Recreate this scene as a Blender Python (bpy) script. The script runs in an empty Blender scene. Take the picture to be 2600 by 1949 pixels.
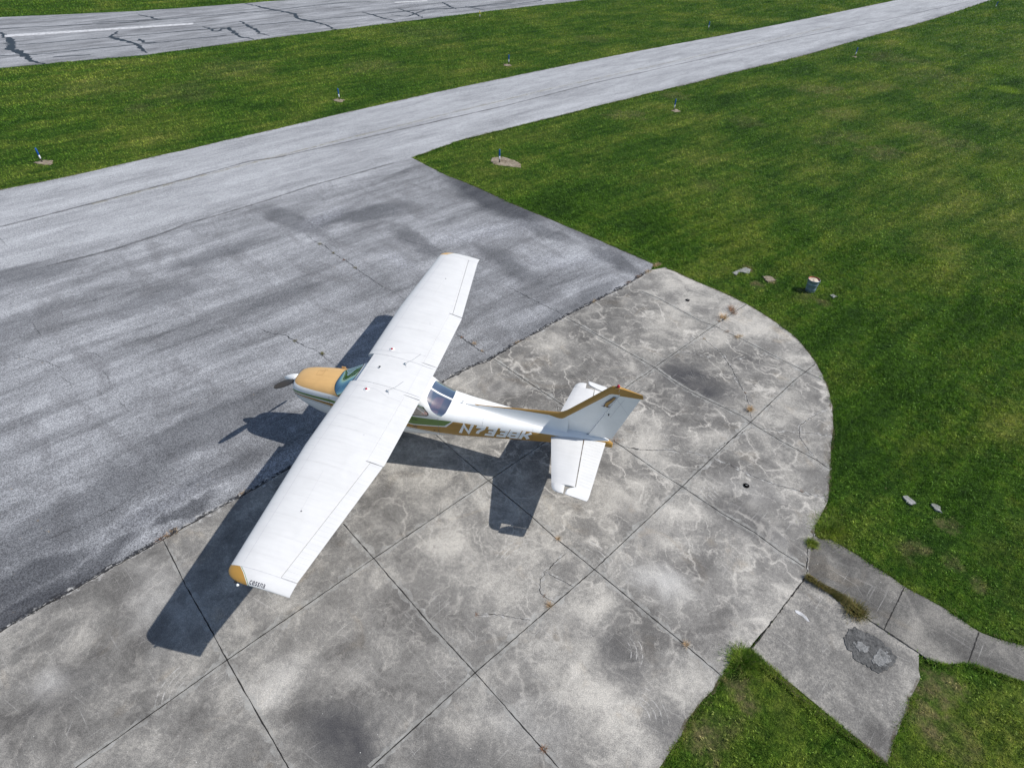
import bpy, bmesh, math, random
import numpy as np
from mathutils import Vector, Matrix
from mathutils.geometry import tessellate_polygon

# ---------------------------------------------------------------- camera, sky, sun, exposure
SC = bpy.context.scene
COL = SC.collection
cam_data = bpy.data.cameras.new('camera')
cam_data.sensor_width = 36.0
cam_data.lens = 36.0 * 1504.08 / 2600.0
cam_data.clip_start = 0.1
cam_data.clip_end = 3000.0
cam = bpy.data.objects.new('camera', cam_data)
COL.objects.link(cam)
CR = [[-0.9731947, 0.1643664, -0.1608593], [-0.2291370, -0.6330494, 0.7394218], [0.0197042, 0.7564602, 0.6537428]]
CAM = Vector((-6.2506, 9.464, 10.8431))
cam.matrix_world = Matrix.Translation(CAM) @ Matrix(CR).to_4x4()
SC.camera = cam

SUN_AZ, SUN_EL = 0.205, 0.8043          # shadows run towards +x, a little +y
world = bpy.data.worlds.new('World')
SC.world = world
world.use_nodes = True
wn = world.node_tree
bgn = wn.nodes['Background']
sky = wn.nodes.new('ShaderNodeTexSky')
sky.sky_type = 'NISHITA'
sky.sun_disc = False
sky.sun_elevation = SUN_EL
sky.sun_rotation = math.atan2(-math.cos(SUN_AZ), -math.sin(SUN_AZ))
sky.air_density = 1.0
sky.dust_density = 0.6
wn.links.new(sky.outputs[0], bgn.inputs[0])
bgn.inputs[1].default_value = 0.11
sd = bpy.data.lights.new('sun', 'SUN')
sd.energy = 4.6
sd.angle = math.radians(0.53)
sd.color = (1.0, 0.965, 0.915)
sun = bpy.data.objects.new('sun', sd)
COL.objects.link(sun)
ldir = Vector((math.cos(SUN_AZ) * math.cos(SUN_EL), math.sin(SUN_AZ) * math.cos(SUN_EL), -math.sin(SUN_EL)))
sun.rotation_euler = ldir.to_track_quat('-Z', 'Y').to_euler()
SC.view_settings.view_transform = 'Standard'
SC.view_settings.look = 'None'
SC.view_settings.exposure = 0.10
SC.view_settings.gamma = 1.0
SC.view_settings.use_curve_mapping = False

# ---------------------------------------------------------------- ground outlines, in metres on the ground plane
BND = [[3.995,6.431],[3.654,5.838],[3.186,5.136],[2.83,4.568],[2.426,3.963],[1.86,3.093],[1.397,2.43],[0.838,1.511],[-1.704,-2.425],[-2.215,-3.156],[-2.682,-3.635],[-3.248,-4.592],[-4.505,-6.498],[-5.335,-7.635],[-6.304,-9.006],[-7.013,-10.221]]
PAD_EDGE = [[-7.528,-10.563],[-8.747,-9.811],[-9.64,-9.218],[-10.253,-8.796],[-11.01,-8.021],[-11.546,-7.49],[-11.861,-6.933],[-12.067,-6.164],[-12.191,-5.576],[-12.248,-4.813],[-12.194,-4.026],[-12.1,-3.09],[-11.948,-2.214],[-11.753,-1.187],[-11.545,-0.487],[-11.257,0.042],[-11.141,0.411]]
PAD_BOT = [[-10.852,1.535],[-9.598,3.421],[-9.302,3.631],[-9.066,4.051],[-8.904,4.342],[-8.45,4.959],[-8.366,5.233],[-8.065,5.734],[-7.743,6.258]]
SLAB = [[-10.85,1.548],[-11.846,2.23],[-12.144,2.415],[-12.673,2.743],[-12.563,3.227],[-12.329,3.629],[-12.084,4.046],[-11.885,4.294],[-11.652,4.84],[-11.19,4.547],[-10.613,4.227],[-10.094,3.83],[-9.61,3.436]]
WALK = [[-10.853,1.526],[-10.976,0.871],[-11.157,0.407],[-11.246,0.503],[-11.509,0.461],[-11.932,0.723],[-12.606,1.163],[-12.769,1.329],[-13.305,1.556],[-13.681,1.808],[-13.93,2.016],[-14.278,2.081],[-14.669,2.091],[-15.099,2.141],[-14.94,2.9],[-14.398,2.827],[-13.977,2.784],[-13.53,2.702],[-13.064,2.859],[-12.806,2.812],[-12.675,2.732],[-12.147,2.4],[-11.849,2.215]]
TAXI_FAR = [[20.812,-9.726],[19.151,-11.758],[17.917,-13.792],[16.178,-16.418],[13.677,-20.327],[11.341,-24.053],[8.111,-29.076],[3.968,-34.874],[-2.443,-43.737],[-10.794,-54.349],[-19.698,-66.218],[-31.611,-82.639]]
TAXI_NEAR = [[5.181,-18.316],[3.542,-21.62],[1.462,-24.226],[-2.812,-29.878],[-7.328,-35.696],[-11.751,-41.7],[-17.207,-48.546],[-24.479,-59.161],[-32.251,-69.75],[-43.468,-87.252]]
APRON_E = [[5.256,-18.326],[3.846,-17.367],[2.844,-16.609],[1.563,-15.982],[0.149,-15.088],[-1.189,-14.189],[-2.701,-13.362],[-3.904,-12.643],[-5.192,-11.9],[-6.21,-11.252],[-7.078,-10.707]]
RUN_NEAR = [[38.01,-26.249],[35.626,-28.688],[31.496,-32.526],[26.768,-39.516],[22.5,-45.525],[17.396,-52.212],[10.271,-61.646],[4.681,-68.521]]
RUN_FAR = [[52.752,-40.413],[43.754,-47.159],[39.963,-51.07],[35.07,-56.7]]
DASH = [[[46.232,-34.581],[35.493,-43.826],[35.05,-43.2],[45.522,-33.894]],[[23.088,-60.561],[20.27,-62.946],[19.834,-62.464],[22.642,-60.105]]]
TAR = [[0.34,[[47.443,-35.312],[46.376,-34.721],[43.89,-32.839],[41.586,-30.685],[39.643,-29.775],[37.399,-28.311],[36.077,-28.046]]],[0.25,[[39.091,-38.776],[38.334,-37.074],[37.635,-36.376],[34.782,-35.376],[34.099,-34.915],[31.629,-32.872]]],[0.18,[[35.525,-36.834],[34.343,-35.882],[33.239,-36.087]]],[0.1,[[40.858,-28.985],[38.773,-29.916],[36.764,-32.329],[33.239,-36.087],[29.856,-40.349]]],[0.08,[[37.018,-29.752],[35.114,-31.15]]],[0.22,[[33.822,-42.762],[31.663,-41.418],[31.509,-43.052],[29.955,-41.513],[28.82,-40.419],[26.855,-39.486]]],[0.2,[[32.211,-45.946],[30.97,-44.9],[29.118,-43.373],[27.721,-41.798],[26.429,-41.26]]],[0.25,[[36.921,-54.439],[32.577,-52.188],[29.489,-50.921],[27.824,-48.752],[25.458,-47.822],[22.405,-45.559]]],[0.15,[[42.639,-45.76],[41.109,-45.079],[38.877,-43.978]]],[0.06,[[42.36,-32.071],[36.972,-37.553],[32.961,-41.682],[27.085,-47.818],[19.103,-56.856],[10.765,-63.742]]],[0.1,[[43.702,-41.182],[39.03,-44.276],[32.38,-51.849],[27.941,-58.369],[25.481,-59.951]]],[0.16,[[23.809,-54.116],[21.116,-52.095],[18.698,-50.76]]],[0.16,[[21.183,-57.066],[19.085,-55.478],[17.16,-53.174]]],[0.12,[[20.539,-53.599],[18.763,-53.348],[18.231,-57.897],[16.096,-58.994],[11.039,-64.906]]],[0.16,[[18.242,-62.439],[16.346,-59.78],[15.568,-58.905]]],[0.14,[[15.15,-60.834],[12.587,-59.314]]],[0.06,[[48.585,-36.409],[44.521,-39.448],[40.19,-42.688]]],[0.1,[[10.699,-63.456],[9.604,-65.461],[8.187,-67.491]]]]
JOINT = [[[0.973,7.961],[-0.351,5.894],[-2.071,3.316],[-3.846,0.722],[-4.158,0.266],[-4.908,-0.838],[-6.715,-3.462],[-6.997,-3.907],[-7.214,-4.181],[-7.433,-4.56],[-9.184,-7.196],[-10.023,-8.401],[-10.266,-8.732]],[[-3.54,6.872],[-4.755,5.046],[-6.569,2.46],[-8.298,-0.217],[-9.016,-1.342],[-9.489,-2.09],[-10.039,-2.899],[-10.315,-3.345],[-10.708,-3.96],[-11.334,-4.927],[-12.064,-5.927]],[[2.427,3.961],[1.753,4.441],[1.279,4.792],[0.495,5.308],[-0.352,5.894],[-0.52,6.005],[-0.924,6.279],[-3.193,7.774]],[[-1.084,2.669],[-2.072,3.315],[-3.753,4.431],[-4.755,5.046],[-5.472,5.509],[-6.466,6.167]],[[-2.176,-0.388],[-3.045,0.198],[-3.846,0.722],[-5.088,1.51],[-5.603,1.87],[-6.569,2.46],[-8.353,3.59],[-9.066,4.051]],[[-2.801,-3.758],[-4.036,-2.975],[-5.108,-2.295],[-5.218,-2.215]],[[-6.555,-1.319],[-6.794,-1.168],[-7.821,-0.489],[-8.301,-0.217],[-9.152,0.326],[-9.874,0.703],[-10.337,1.052],[-10.83,1.342]],[[-4.529,-6.428],[-5.189,-6.011],[-6.337,-5.278],[-7.441,-4.56],[-8.147,-3.941],[-8.754,-3.573],[-9.23,-3.355],[-9.807,-3.072],[-10.15,-2.768],[-10.733,-2.365],[-11.528,-1.9],[-11.819,-1.637]],[[-6.798,-8.659],[-7.344,-8.386],[-8.779,-7.329],[-9.184,-7.196],[-9.523,-6.955],[-10.058,-6.629],[-10.806,-6.101],[-11.817,-5.429],[-12.137,-5.215]]]
CRACK = [[[-8.945,-1.365],[-9.245,-1.814],[-9.55,-2.149],[-9.833,-2.484],[-10.148,-2.745]],[[-6.605,-1.268],[-6.823,-1.175],[-7.209,-1.161],[-7.644,-1.239],[-7.904,-1.338],[-8.195,-1.338],[-8.456,-1.396],[-8.744,-1.355],[-9.03,-1.326]],[[-9.03,-1.326],[-9.395,-1.218],[-9.857,-1.004],[-10.152,-0.908],[-10.443,-0.832],[-10.839,-0.785],[-11.047,-0.746],[-11.562,-0.679]],[[-9.722,-4.834],[-9.847,-4.38],[-9.956,-4.044],[-9.999,-3.702],[-10.027,-3.415],[-10.048,-3.041]],[[-8.796,-6.527],[-8.954,-6.224],[-9.204,-5.982],[-9.386,-5.729],[-9.5,-5.439],[-9.639,-5.113],[-9.737,-4.64],[-9.836,-4.281]],[[-8.159,-5.515],[-8.632,-5.504],[-9.068,-5.458]],[[-9.815,-5.601],[-10.228,-5.815],[-10.582,-6.016],[-10.806,-6.101]],[[-10.265,-2.707],[-10.562,-2.716],[-11.216,-2.772],[-11.666,-2.865],[-12.044,-2.873]],[[-12.119,-3.906],[-11.778,-3.65],[-11.53,-3.375],[-11.283,-3.081],[-11.226,-2.62],[-11.353,-2.268],[-11.554,-1.887]],[[-5.998,2.135],[-5.801,2.427],[-5.581,2.76],[-5.545,2.956],[-5.562,3.175],[-5.647,3.293],[-5.895,3.38]],[[-5.598,2.756],[-5.913,2.865],[-6.201,2.957]],[[-4.492,3.999],[-4.905,3.886],[-5.253,3.867],[-5.511,3.848]],[[-7.031,-1.166],[-7.209,-1.157]],[[-5.1,-2.344],[-4.998,-2.242],[-4.991,-2.088],[-5.072,-2.009]]]
ACRACK = [[[6.444,-9.691],[5.743,-9.074],[5.075,-8.777],[4.493,-8.328],[3.912,-8.003],[3.296,-7.571],[2.715,-7.184],[2.355,-6.97],[1.899,-6.669],[1.262,-6.37],[0.824,-6.06]],[[4.832,-3.565],[4.546,-3.369],[4.006,-3.223],[3.681,-3.309],[3.469,-3.222],[3.128,-3.032],[2.714,-2.912],[2.378,-2.821],[2.128,-2.665],[1.813,-2.487],[1.483,-2.298]],[[5.334,-3.308],[5.27,-3.498],[4.951,-3.683]],[[1.867,-2.712],[1.717,-2.928],[1.542,-3.221]],[[-1.366,-4.678],[-1.774,-4.386],[-2.1,-4.213]],[[-1.364,-4.699],[-1.736,-4.454],[-2.139,-4.152],[-2.531,-3.931]],[[-2.037,-7.897],[-2.548,-7.614],[-3.247,-7.194],[-3.864,-6.852],[-4.519,-6.539]],[[-1.474,-10.356],[-2.096,-9.976]],[[2.895,-10.202],[2.189,-9.969],[1.228,-9.818],[0.365,-9.449]],[[10.853,-0.491],[10.344,-0.413],[9.912,-0.407],[9.428,-0.386],[9.006,-0.293],[8.623,-0.08]],[[8.654,0.04],[8.169,0.215],[8.001,0.333]],[[8.936,-0.995],[8.501,-1.078],[8.159,-0.926]],[[7.702,-0.49],[7.335,-0.248],[7.133,-0.081]],[[6.449,0.478],[6.09,0.636]],[[4.868,4.626],[4.443,4.148],[4.088,3.653],[3.764,3.073],[3.575,2.689]],[[3.164,-1.877],[3.808,-0.945],[4.359,-0.062],[4.715,0.479]],[[2.239,0.52],[1.982,0.134],[1.698,-0.228],[1.427,-0.467]],[[1.404,1.14],[1.085,0.459],[0.725,0.013]],[[11.513,-1.938],[11.105,-1.654],[10.633,-1.399]],[[17.096,-6.156],[16.261,-5.657]],[[5.384,-1.7],[4.788,-2.208],[4.425,-2.757]]]
SEAM = [[[5.768,-17.381],[7.167,-15.347],[8.307,-13.731],[9.32,-11.861],[10.361,-10.209],[11.183,-9.051],[11.584,-7.986],[12.469,-6.431],[13.776,-4.846]],[[17.855,-6.885],[16.683,-8.693],[15.234,-11.046],[13.875,-13.19],[12.508,-15.654],[11.466,-16.471],[8.371,-20.554],[2.465,-28.488],[-1.743,-34.82],[-8.729,-44.071],[-16.842,-54.913],[-27.391,-67.973],[-41.408,-86.45]]]
MARK = [[21.783,-12.941],[12.937,-26.337],[5.02,-38.275],[-9.775,-57.172],[0.859,-18.967],[-7.313,-30.334],[-21.356,-49.775],[-42.63,-81.91]]
YMARK = [[11.952,-55.093]]
DIRT = [[[1.341,-19.064],[1.353,-19.485],[1.238,-19.642],[1.056,-19.665],[0.884,-19.777],[0.642,-19.694],[0.317,-19.485],[0.08,-19.404],[-0.106,-19.16],[-0.228,-18.902],[-0.285,-18.601],[-0.003,-18.576],[0.436,-18.621],[0.701,-18.602],[0.986,-18.664],[1.225,-18.83]]]
BUCKET = [[-12.527,-10.327]]
STONE = [[[-9.908,-10.853],[-10.032,-10.691],[-10.158,-10.96],[-10.308,-10.962],[-10.494,-10.933],[-10.589,-11.236],[-10.427,-11.369],[-10.248,-11.223]],[[-10.531,-10.368],[-10.634,-10.024],[-10.923,-10.249],[-10.978,-10.489],[-10.653,-10.552]],[[-10.973,-10.869],[-11.125,-10.491],[-11.438,-10.726],[-11.238,-10.941]],[[-13.152,-10.161],[-13.232,-10.006],[-13.389,-10.119],[-13.268,-10.228]],[[-13.344,-1.205],[-13.377,-1.027],[-13.481,-0.985],[-13.593,-1.055],[-13.527,-1.17],[-13.453,-1.259]],[[-13.938,-1.142],[-13.953,-0.989],[-14.103,-0.924],[-14.109,-1.08],[-14.052,-1.144]]]
HOLE = [[-8.341,-8.502],[-9.773,-0.618]]
PATCH = [[-11.605,2.475],[-11.719,2.548],[-11.874,2.564],[-12.033,2.632],[-12.089,2.734],[-12.178,2.754],[-12.192,2.854],[-12.24,2.91],[-12.225,3.015],[-12.129,3.105],[-11.965,3.227],[-11.855,3.319],[-11.771,3.291],[-11.649,3.222],[-11.531,3.201],[-11.451,3.137],[-11.454,3.035],[-11.369,2.987],[-11.352,2.852],[-11.385,2.72],[-11.472,2.591]]
PATCH2 = [[-11.445,2.829],[-11.679,2.754],[-11.814,2.861],[-11.759,2.977],[-11.571,2.989]]
PATCH3 = [[-11.78,3.023],[-11.989,2.766],[-12.137,2.799],[-12.193,2.955],[-12.097,3.113],[-11.858,3.237],[-11.727,3.137]]
WHITE = [[-10.512,2.4],[-10.635,2.427],[-10.727,2.48],[-10.763,2.583],[-10.714,2.584],[-10.627,2.493],[-10.526,2.454]]
TUFT_STRIP = [[-10.864,1.574],[-10.945,1.616],[-11.058,1.671],[-11.198,1.759],[-11.319,1.849],[-11.432,1.98],[-11.553,2.047],[-11.669,2.134],[-11.787,2.2]]
TUFT = [[-11.051,0.714],[-11.44,0.192],[-9.337,3.555]]
WEED = [[-7.217,-10.6],[-6.938,-10.046],[-6.623,-9.613],[-9.791,-8.208],[-9.483,-7.709],[-9.342,-7.484],[-9.364,-7.122],[-9.572,-6.938],[-9.905,-6.762],[-8.859,-6.359],[-9.953,-4.055],[-10.037,-3.361],[-5.71,1.91],[-5.808,3.486],[-5.664,3.289],[-4.489,3.989],[-8.435,3.629],[-6.178,5.954],[5.711,-9.083],[5.333,-8.852],[4.539,-8.35],[3.943,-7.995],[3.311,-7.567],[3.48,-3.243],[3.213,-3.079],[2.122,-2.711],[-1.599,-4.531],[-2.069,-4.317],[-2.372,-4.032],[-6.53,-9.459],[-6.293,-9.132],[-5.295,-7.624],[-5.228,-7.488],[-3.296,-4.722],[1.453,2.428],[2.443,3.94],[2.358,3.794],[2.175,3.436],[2.688,4.271],[2.742,4.364],[3.657,-1.836],[-2.331,-3.275],[-6.636,-1.28],[-6.767,-1.224],[-11.038,-0.769]]
DARKSTAIN = [[[-2.875,6.565],[-3.807,6.853],[-3.054,5.987],1.0],[[-2.453,6.302],[-3.029,6.086],[-2.319,5.945],0.7],[[-4.793,6.448],[-5.407,6.434],[-4.784,6.067],0.5],[[-8.573,-4.181],[-9.677,-3.375],[-9.073,-4.865],1.0],[[-7.267,4.243],[-7.794,4.693],[-7.546,3.916],0.5],[[-8.436,5.217],[-9.029,5.424],[-8.564,4.849],0.6],[[-7.371,0.956],[-7.993,1.301],[-7.585,0.57],0.45],[[1.971,6.994],[1.427,6.538],[2.254,6.657],0.4],[[-5.542,-6.316],[-6.307,-6.001],[-5.737,-6.79],0.3],[[-9.593,0.399],[-10.343,0.835],[-9.863,-0.066],0.4],[[-6.283,3.95],[-6.825,4.089],[-6.369,3.614],0.25],[[-10.183,-5.58],[-10.948,-5.333],[-10.336,-6.054],0.3]]
LIGHTSTAIN = [[[-7.937,2.346],[-8.583,2.606],[-8.093,1.958],0.8],[[2.492,7.042],[2.09,6.863],[2.599,6.801],0.6],[[1.423,5.179],[0.42199999999999993,5.598],[1.172,4.578],0.5],[[-5.764,5.647],[-6.568,5.741],[-5.82,5.165],0.4],[[-10.428,0.934],[-10.664,1.338],[-10.67,0.792],0.4],[[1.07,0.781],[0.704,0.524],[1.224,0.561],0.4],[[-9.859,-0.622],[-10.669,-0.405],[-9.989,-1.108],0.3],[[-2.885,-2.601],[-3.645,-2.201],[-3.125,-3.057],0.4],[[-1.421,6.006],[-1.936,5.633],[-1.197,5.697],0.4]]
SCUFF = [[-7.151,4.057,0.396,-2.901,0.22],[-7.565,5.174,0.439,-2.36,0.25],[-9.309,-0.417,0.468,0.437,0.28],[-0.132,6.526,0.477,0.022,0.25],[-6.241,2.617,0.707,-2.185,0.22],[-4.224,0.781,0.502,0.783,0.22],[-5.319,2.846,0.69,-0.785,0.2]]
ASTAIN_D = [[[3.916,5.893],[3.087,4.42],[4.358,5.644],1.0],[[4.446,5.469],[3.609,4.2],[4.827,5.218],0.9],[[3.437,4.788],[2.826,3.763],[3.744,4.605],0.8],[[2.427,3.222],[1.982,2.508],[2.641,3.088],0.8],[[3.07,3.448],[2.47,2.492],[3.357,3.268],0.55],[[4.723,3.989],[3.483,1.3970000000000002],[5.501,3.617],0.5],[[3.352,0.435],[1.735,-2.026],[4.09,-0.05],0.55],[[2.305,2.02],[1.511,0.893],[2.643,1.782],0.5],[[0.214,-14.83],[-2.953,-12.257],[-0.558,-15.78],1.0],[[-5.697,-10.682],[-6.953,-9.644],[-6.008,-11.059],0.7],[[-2.774,-12.207],[-4.373,-11.442],[-3.004,-12.687],0.6],[[-4.798,-12.355],[-6.873,-11.003],[-5.204,-12.978],0.6],[[5.069,-11.538],[3.085,-13.269],[5.588,-12.133],0.75],[[7.111,-10.304],[4.983,-9.25],[6.795,-10.942],0.6],[[1.919,-10.097],[0.43700000000000006,-9.005],[1.591,-10.542],0.55],[[-1.947,-9.302],[-3.556,-8.084],[-2.312,-9.785],0.55],[[-5.188,-7.911],[-5.99,-9.383],[-4.746,-8.152],0.5],[[8.65,-7.297],[7.643,-9.111],[9.194,-7.599],0.5],[[8.493,-4.238],[7.436,-5.748],[8.946,-4.555],0.45],[[14.344,-3.877],[12.605,-5.679],[14.885,-4.399],0.45],[[11.927,-1.682],[11.518,-3.426],[12.45,-1.805],0.35],[[2.833,-17.729],[1.148,-15.886],[2.28,-18.235],0.4],[[-3.97,-5.899],[-4.516,-7.144],[-3.597,-6.063],0.4],[[4.845,-5.218],[4.066,-6.66],[5.278,-5.452],0.35]]
ASTAIN_L = [[[6.241,-10.985],[5.728,-12.521],[6.779,-11.165],0.5],[[2.071,-8.559],[1.186,-8.104],[1.912,-8.869],0.4],[[-0.459,-11.564],[-2.619,-13.021],[0.051,-12.32],0.45],[[1.058,1.252],[0.631,0.16999999999999993],[1.437,1.103],0.5],[[3.041,3.18],[2.388,1.893],[3.491,2.951],0.3],[[-4.025,-10.225],[-5.661,-11.038],[-3.74,-10.798],0.4]]
TANS = [[[-14.153,-0.585],0.3,0.9],[[-13.165,0.279],0.5,0.55],[[-13.959,0.44],0.3,0.6],[[-14.285,0.913],0.25,0.5],[[-12.766,3.399],0.45,0.85],[[-12.548,3.991],0.5,0.9],[[-13.107,3.221],0.35,0.75],[[-12.964,4.172],0.5,0.4],[[-9.34,4.126],0.35,0.9],[[-8.743,5.169],0.45,0.8],[[-9.534,4.432],0.25,0.5],[[-9.039,4.902],0.4,0.4],[[-9.499,4.468],0.2,0.7],[[-10.478,-11.286],0.3,0.9],[[-10.743,-10.275],0.35,0.8],[[-11.22,-10.744],0.3,0.9],[[-12.349,-10.195],0.4,0.6],[[-12.923,-9.578],0.35,0.5],[[-12.229,-9.807],0.5,0.3],[[-4.487,-28.694],1.6,0.6],[[-7.227,-33.641],1.5,0.5],[[-17.197,-37.944],2.2,0.6],[[-21.427,-40.506],2.0,0.35],[[-26.334,-44.705],3,0.4],[[-17.051,-32.56],1.5,0.45],[[-18.254,-25.895],1.6,0.6],[[-22.404,-28.598],2.2,0.5],[[-15.584,-27.338],1.2,0.4],[[-11.375,-29.424],1.6,0.35],[[-21.161,-30.646],2,0.4],[[-17.006,-28.563],1.4,0.45],[[-9.206,-18.853],1.0,0.25],[[0.338,-49.419],2.0,0.4],[[-24.393,-50.123],3.0,0.4],[[23.317,-21.517],1.2,0.4],[[22.855,-24.685],3,0.3],[[23.131,-30.606],4,0.3],[[28.608,-23.949],3,0.25],[[14.297,-34.199],3,0.35],[[14.09,-46.105],5,0.25]]
LIMES = [[[-30.149,-42.36],1.6,0.9],[[-24.119,-37.299],0.6,0.7],[[-28.345,-42.717],0.5,0.5],[[-27.629,-52.489],1.2,0.4],[[-27.816,-56.718],3.0,0.25],[[-31.529,-48.55],3,0.3],[[-23.846,-24.543],2,0.3]]
DIRTS_SMALL = [[21.615,-12.928],[12.851,-26.159],[5.053,-37.97],[-7.426,-30.271],[-21.322,-49.595]]

# ---------------------------------------------------------------- helpers
rng = np.random.default_rng(7)
random.seed(7)


def tag(o, label=None, cat=None, group=None, kind=None):
    if label: o['label'] = label
    if cat: o['category'] = cat
    if group: o['group'] = group
    if kind: o['kind'] = kind
    return o


def obj(name, verts, faces, mat, parent=None, smooth=False, mats=None, fmat=None):
    """one mesh object; vertices are given in world metres, parents sit at pure translations"""
    me = bpy.data.meshes.new(name)
    off = np.array(parent['_o']) if parent is not None and '_o' in parent else np.zeros(3)
    if len(verts) == 0: print('EMPTY', name); return None
    v = np.asarray(verts, float) - off
    me.from_pydata([tuple(p) for p in v], [], [tuple(f) for f in faces])
    for m in (mats or [mat]): me.materials.append(m)
    if fmat is not None: me.polygons.foreach_set('material_index', fmat)
    if smooth: me.polygons.foreach_set('use_smooth', [True] * len(me.polygons))
    me.update()
    o = bpy.data.objects.new(name, me)
    COL.objects.link(o)
    if parent is not None:
        o.parent = parent
        o['_o'] = tuple(off)
        if parent.type == 'MESH': pass
    return o


def bobj(name, bm, mats, parent=None, smooth=False, keep=False):
    vs = [v.co[:] for v in bm.verts]
    bm.verts.index_update()
    fs = [[v.index for v in f.verts] for f in bm.faces]
    fm = [f.material_index for f in bm.faces]
    if not keep: bm.free()
    return obj(name, vs, fs, None, parent, smooth, mats, fm)


def root(name, loc, label, cat, group=None):
    o = bpy.data.objects.new(name, None)
    o.empty_display_size = 0.2
    o.location = loc
    o['_o'] = tuple(loc)
    COL.objects.link(o)
    return tag(o, label, cat, group)


def join(parts):
    V, F = [], []
    for v, f in parts:
        n = len(V)
        V += [tuple(p) for p in v]
        F += [[i + n for i in q] for q in f]
    return V, F


def tube(pts, rad, n=8, cap=True):
    pts = [np.array(p, float) for p in pts]
    if not hasattr(rad, '__len__'): rad = [rad] * len(pts)
    V, F = [], []
    for i, p in enumerate(pts):
        d = pts[min(i + 1, len(pts) - 1)] - pts[max(i - 1, 0)]
        d /= np.linalg.norm(d)
        a = np.cross(d, [0, 0, 1] if abs(d[2]) < .9 else [1, 0, 0]); a /= np.linalg.norm(a)
        b = np.cross(d, a)
        for k in range(n):
            t = 2 * math.pi * k / n
            V.append(p + rad[i] * (math.cos(t) * a + math.sin(t) * b))
    for i in range(len(pts) - 1):
        for k in range(n):
            F.append([i * n + k, i * n + (k + 1) % n, (i + 1) * n + (k + 1) % n, (i + 1) * n + k])
    if cap:
        F.append(list(range(n))[::-1]); F.append(list(range((len(pts) - 1) * n, len(pts) * n)))
    return V, F


def lathe(prof, c=(0, 0, 0), axis='z', n=24, sx=1., sy=1.):
    V, F = [], []
    for r, h in prof:
        for k in range(n):
            t = 2 * math.pi * k / n
            u, w = r * math.cos(t) * sx, r * math.sin(t) * sy
            p = {'z': (u, w, h), 'x': (h, u, w), 'y': (u, h, w)}[axis]
            V.append((c[0] + p[0], c[1] + p[1], c[2] + p[2]))
    m = len(prof)
    for i in range(m - 1):
        for k in range(n):
            F.append([i * n + k, i * n + (k + 1) % n, (i + 1) * n + (k + 1) % n, (i + 1) * n + k])
    F.append(list(range(n))[::-1]); F.append([(m - 1) * n + k for k in range(n)])
    return V, F


def box(x0, x1, y0, y1, z0, z1):
    V = [(x, y, z) for x in (x0, x1) for y in (y0, y1) for z in (z0, z1)]
    return V, [[0, 1, 3, 2], [4, 6, 7, 5], [0, 4, 5, 1], [2, 3, 7, 6], [0, 2, 6, 4], [1, 5, 7, 3]]


def loft(secs, closed=True, caps=True):
    """secs: list of rings with the same number of points"""
    n = len(secs[0]); V = [p for s in secs for p in s]; F = []
    for i in range(len(secs) - 1):
        for k in range(n if closed else n - 1):
            k2 = (k + 1) % n
            F.append([i * n + k, i * n + k2, (i + 1) * n + k2, (i + 1) * n + k])
    if caps:
        F.append(list(range(n))[::-1]); F.append([(len(secs) - 1) * n + k for k in range(n)])
    return V, F


def lin(c):
    return tuple(((x / 255) / 12.92 if x / 255 <= .04045 else ((x / 255 + .055) / 1.055) ** 2.4) for x in c) + (1.,)


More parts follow.
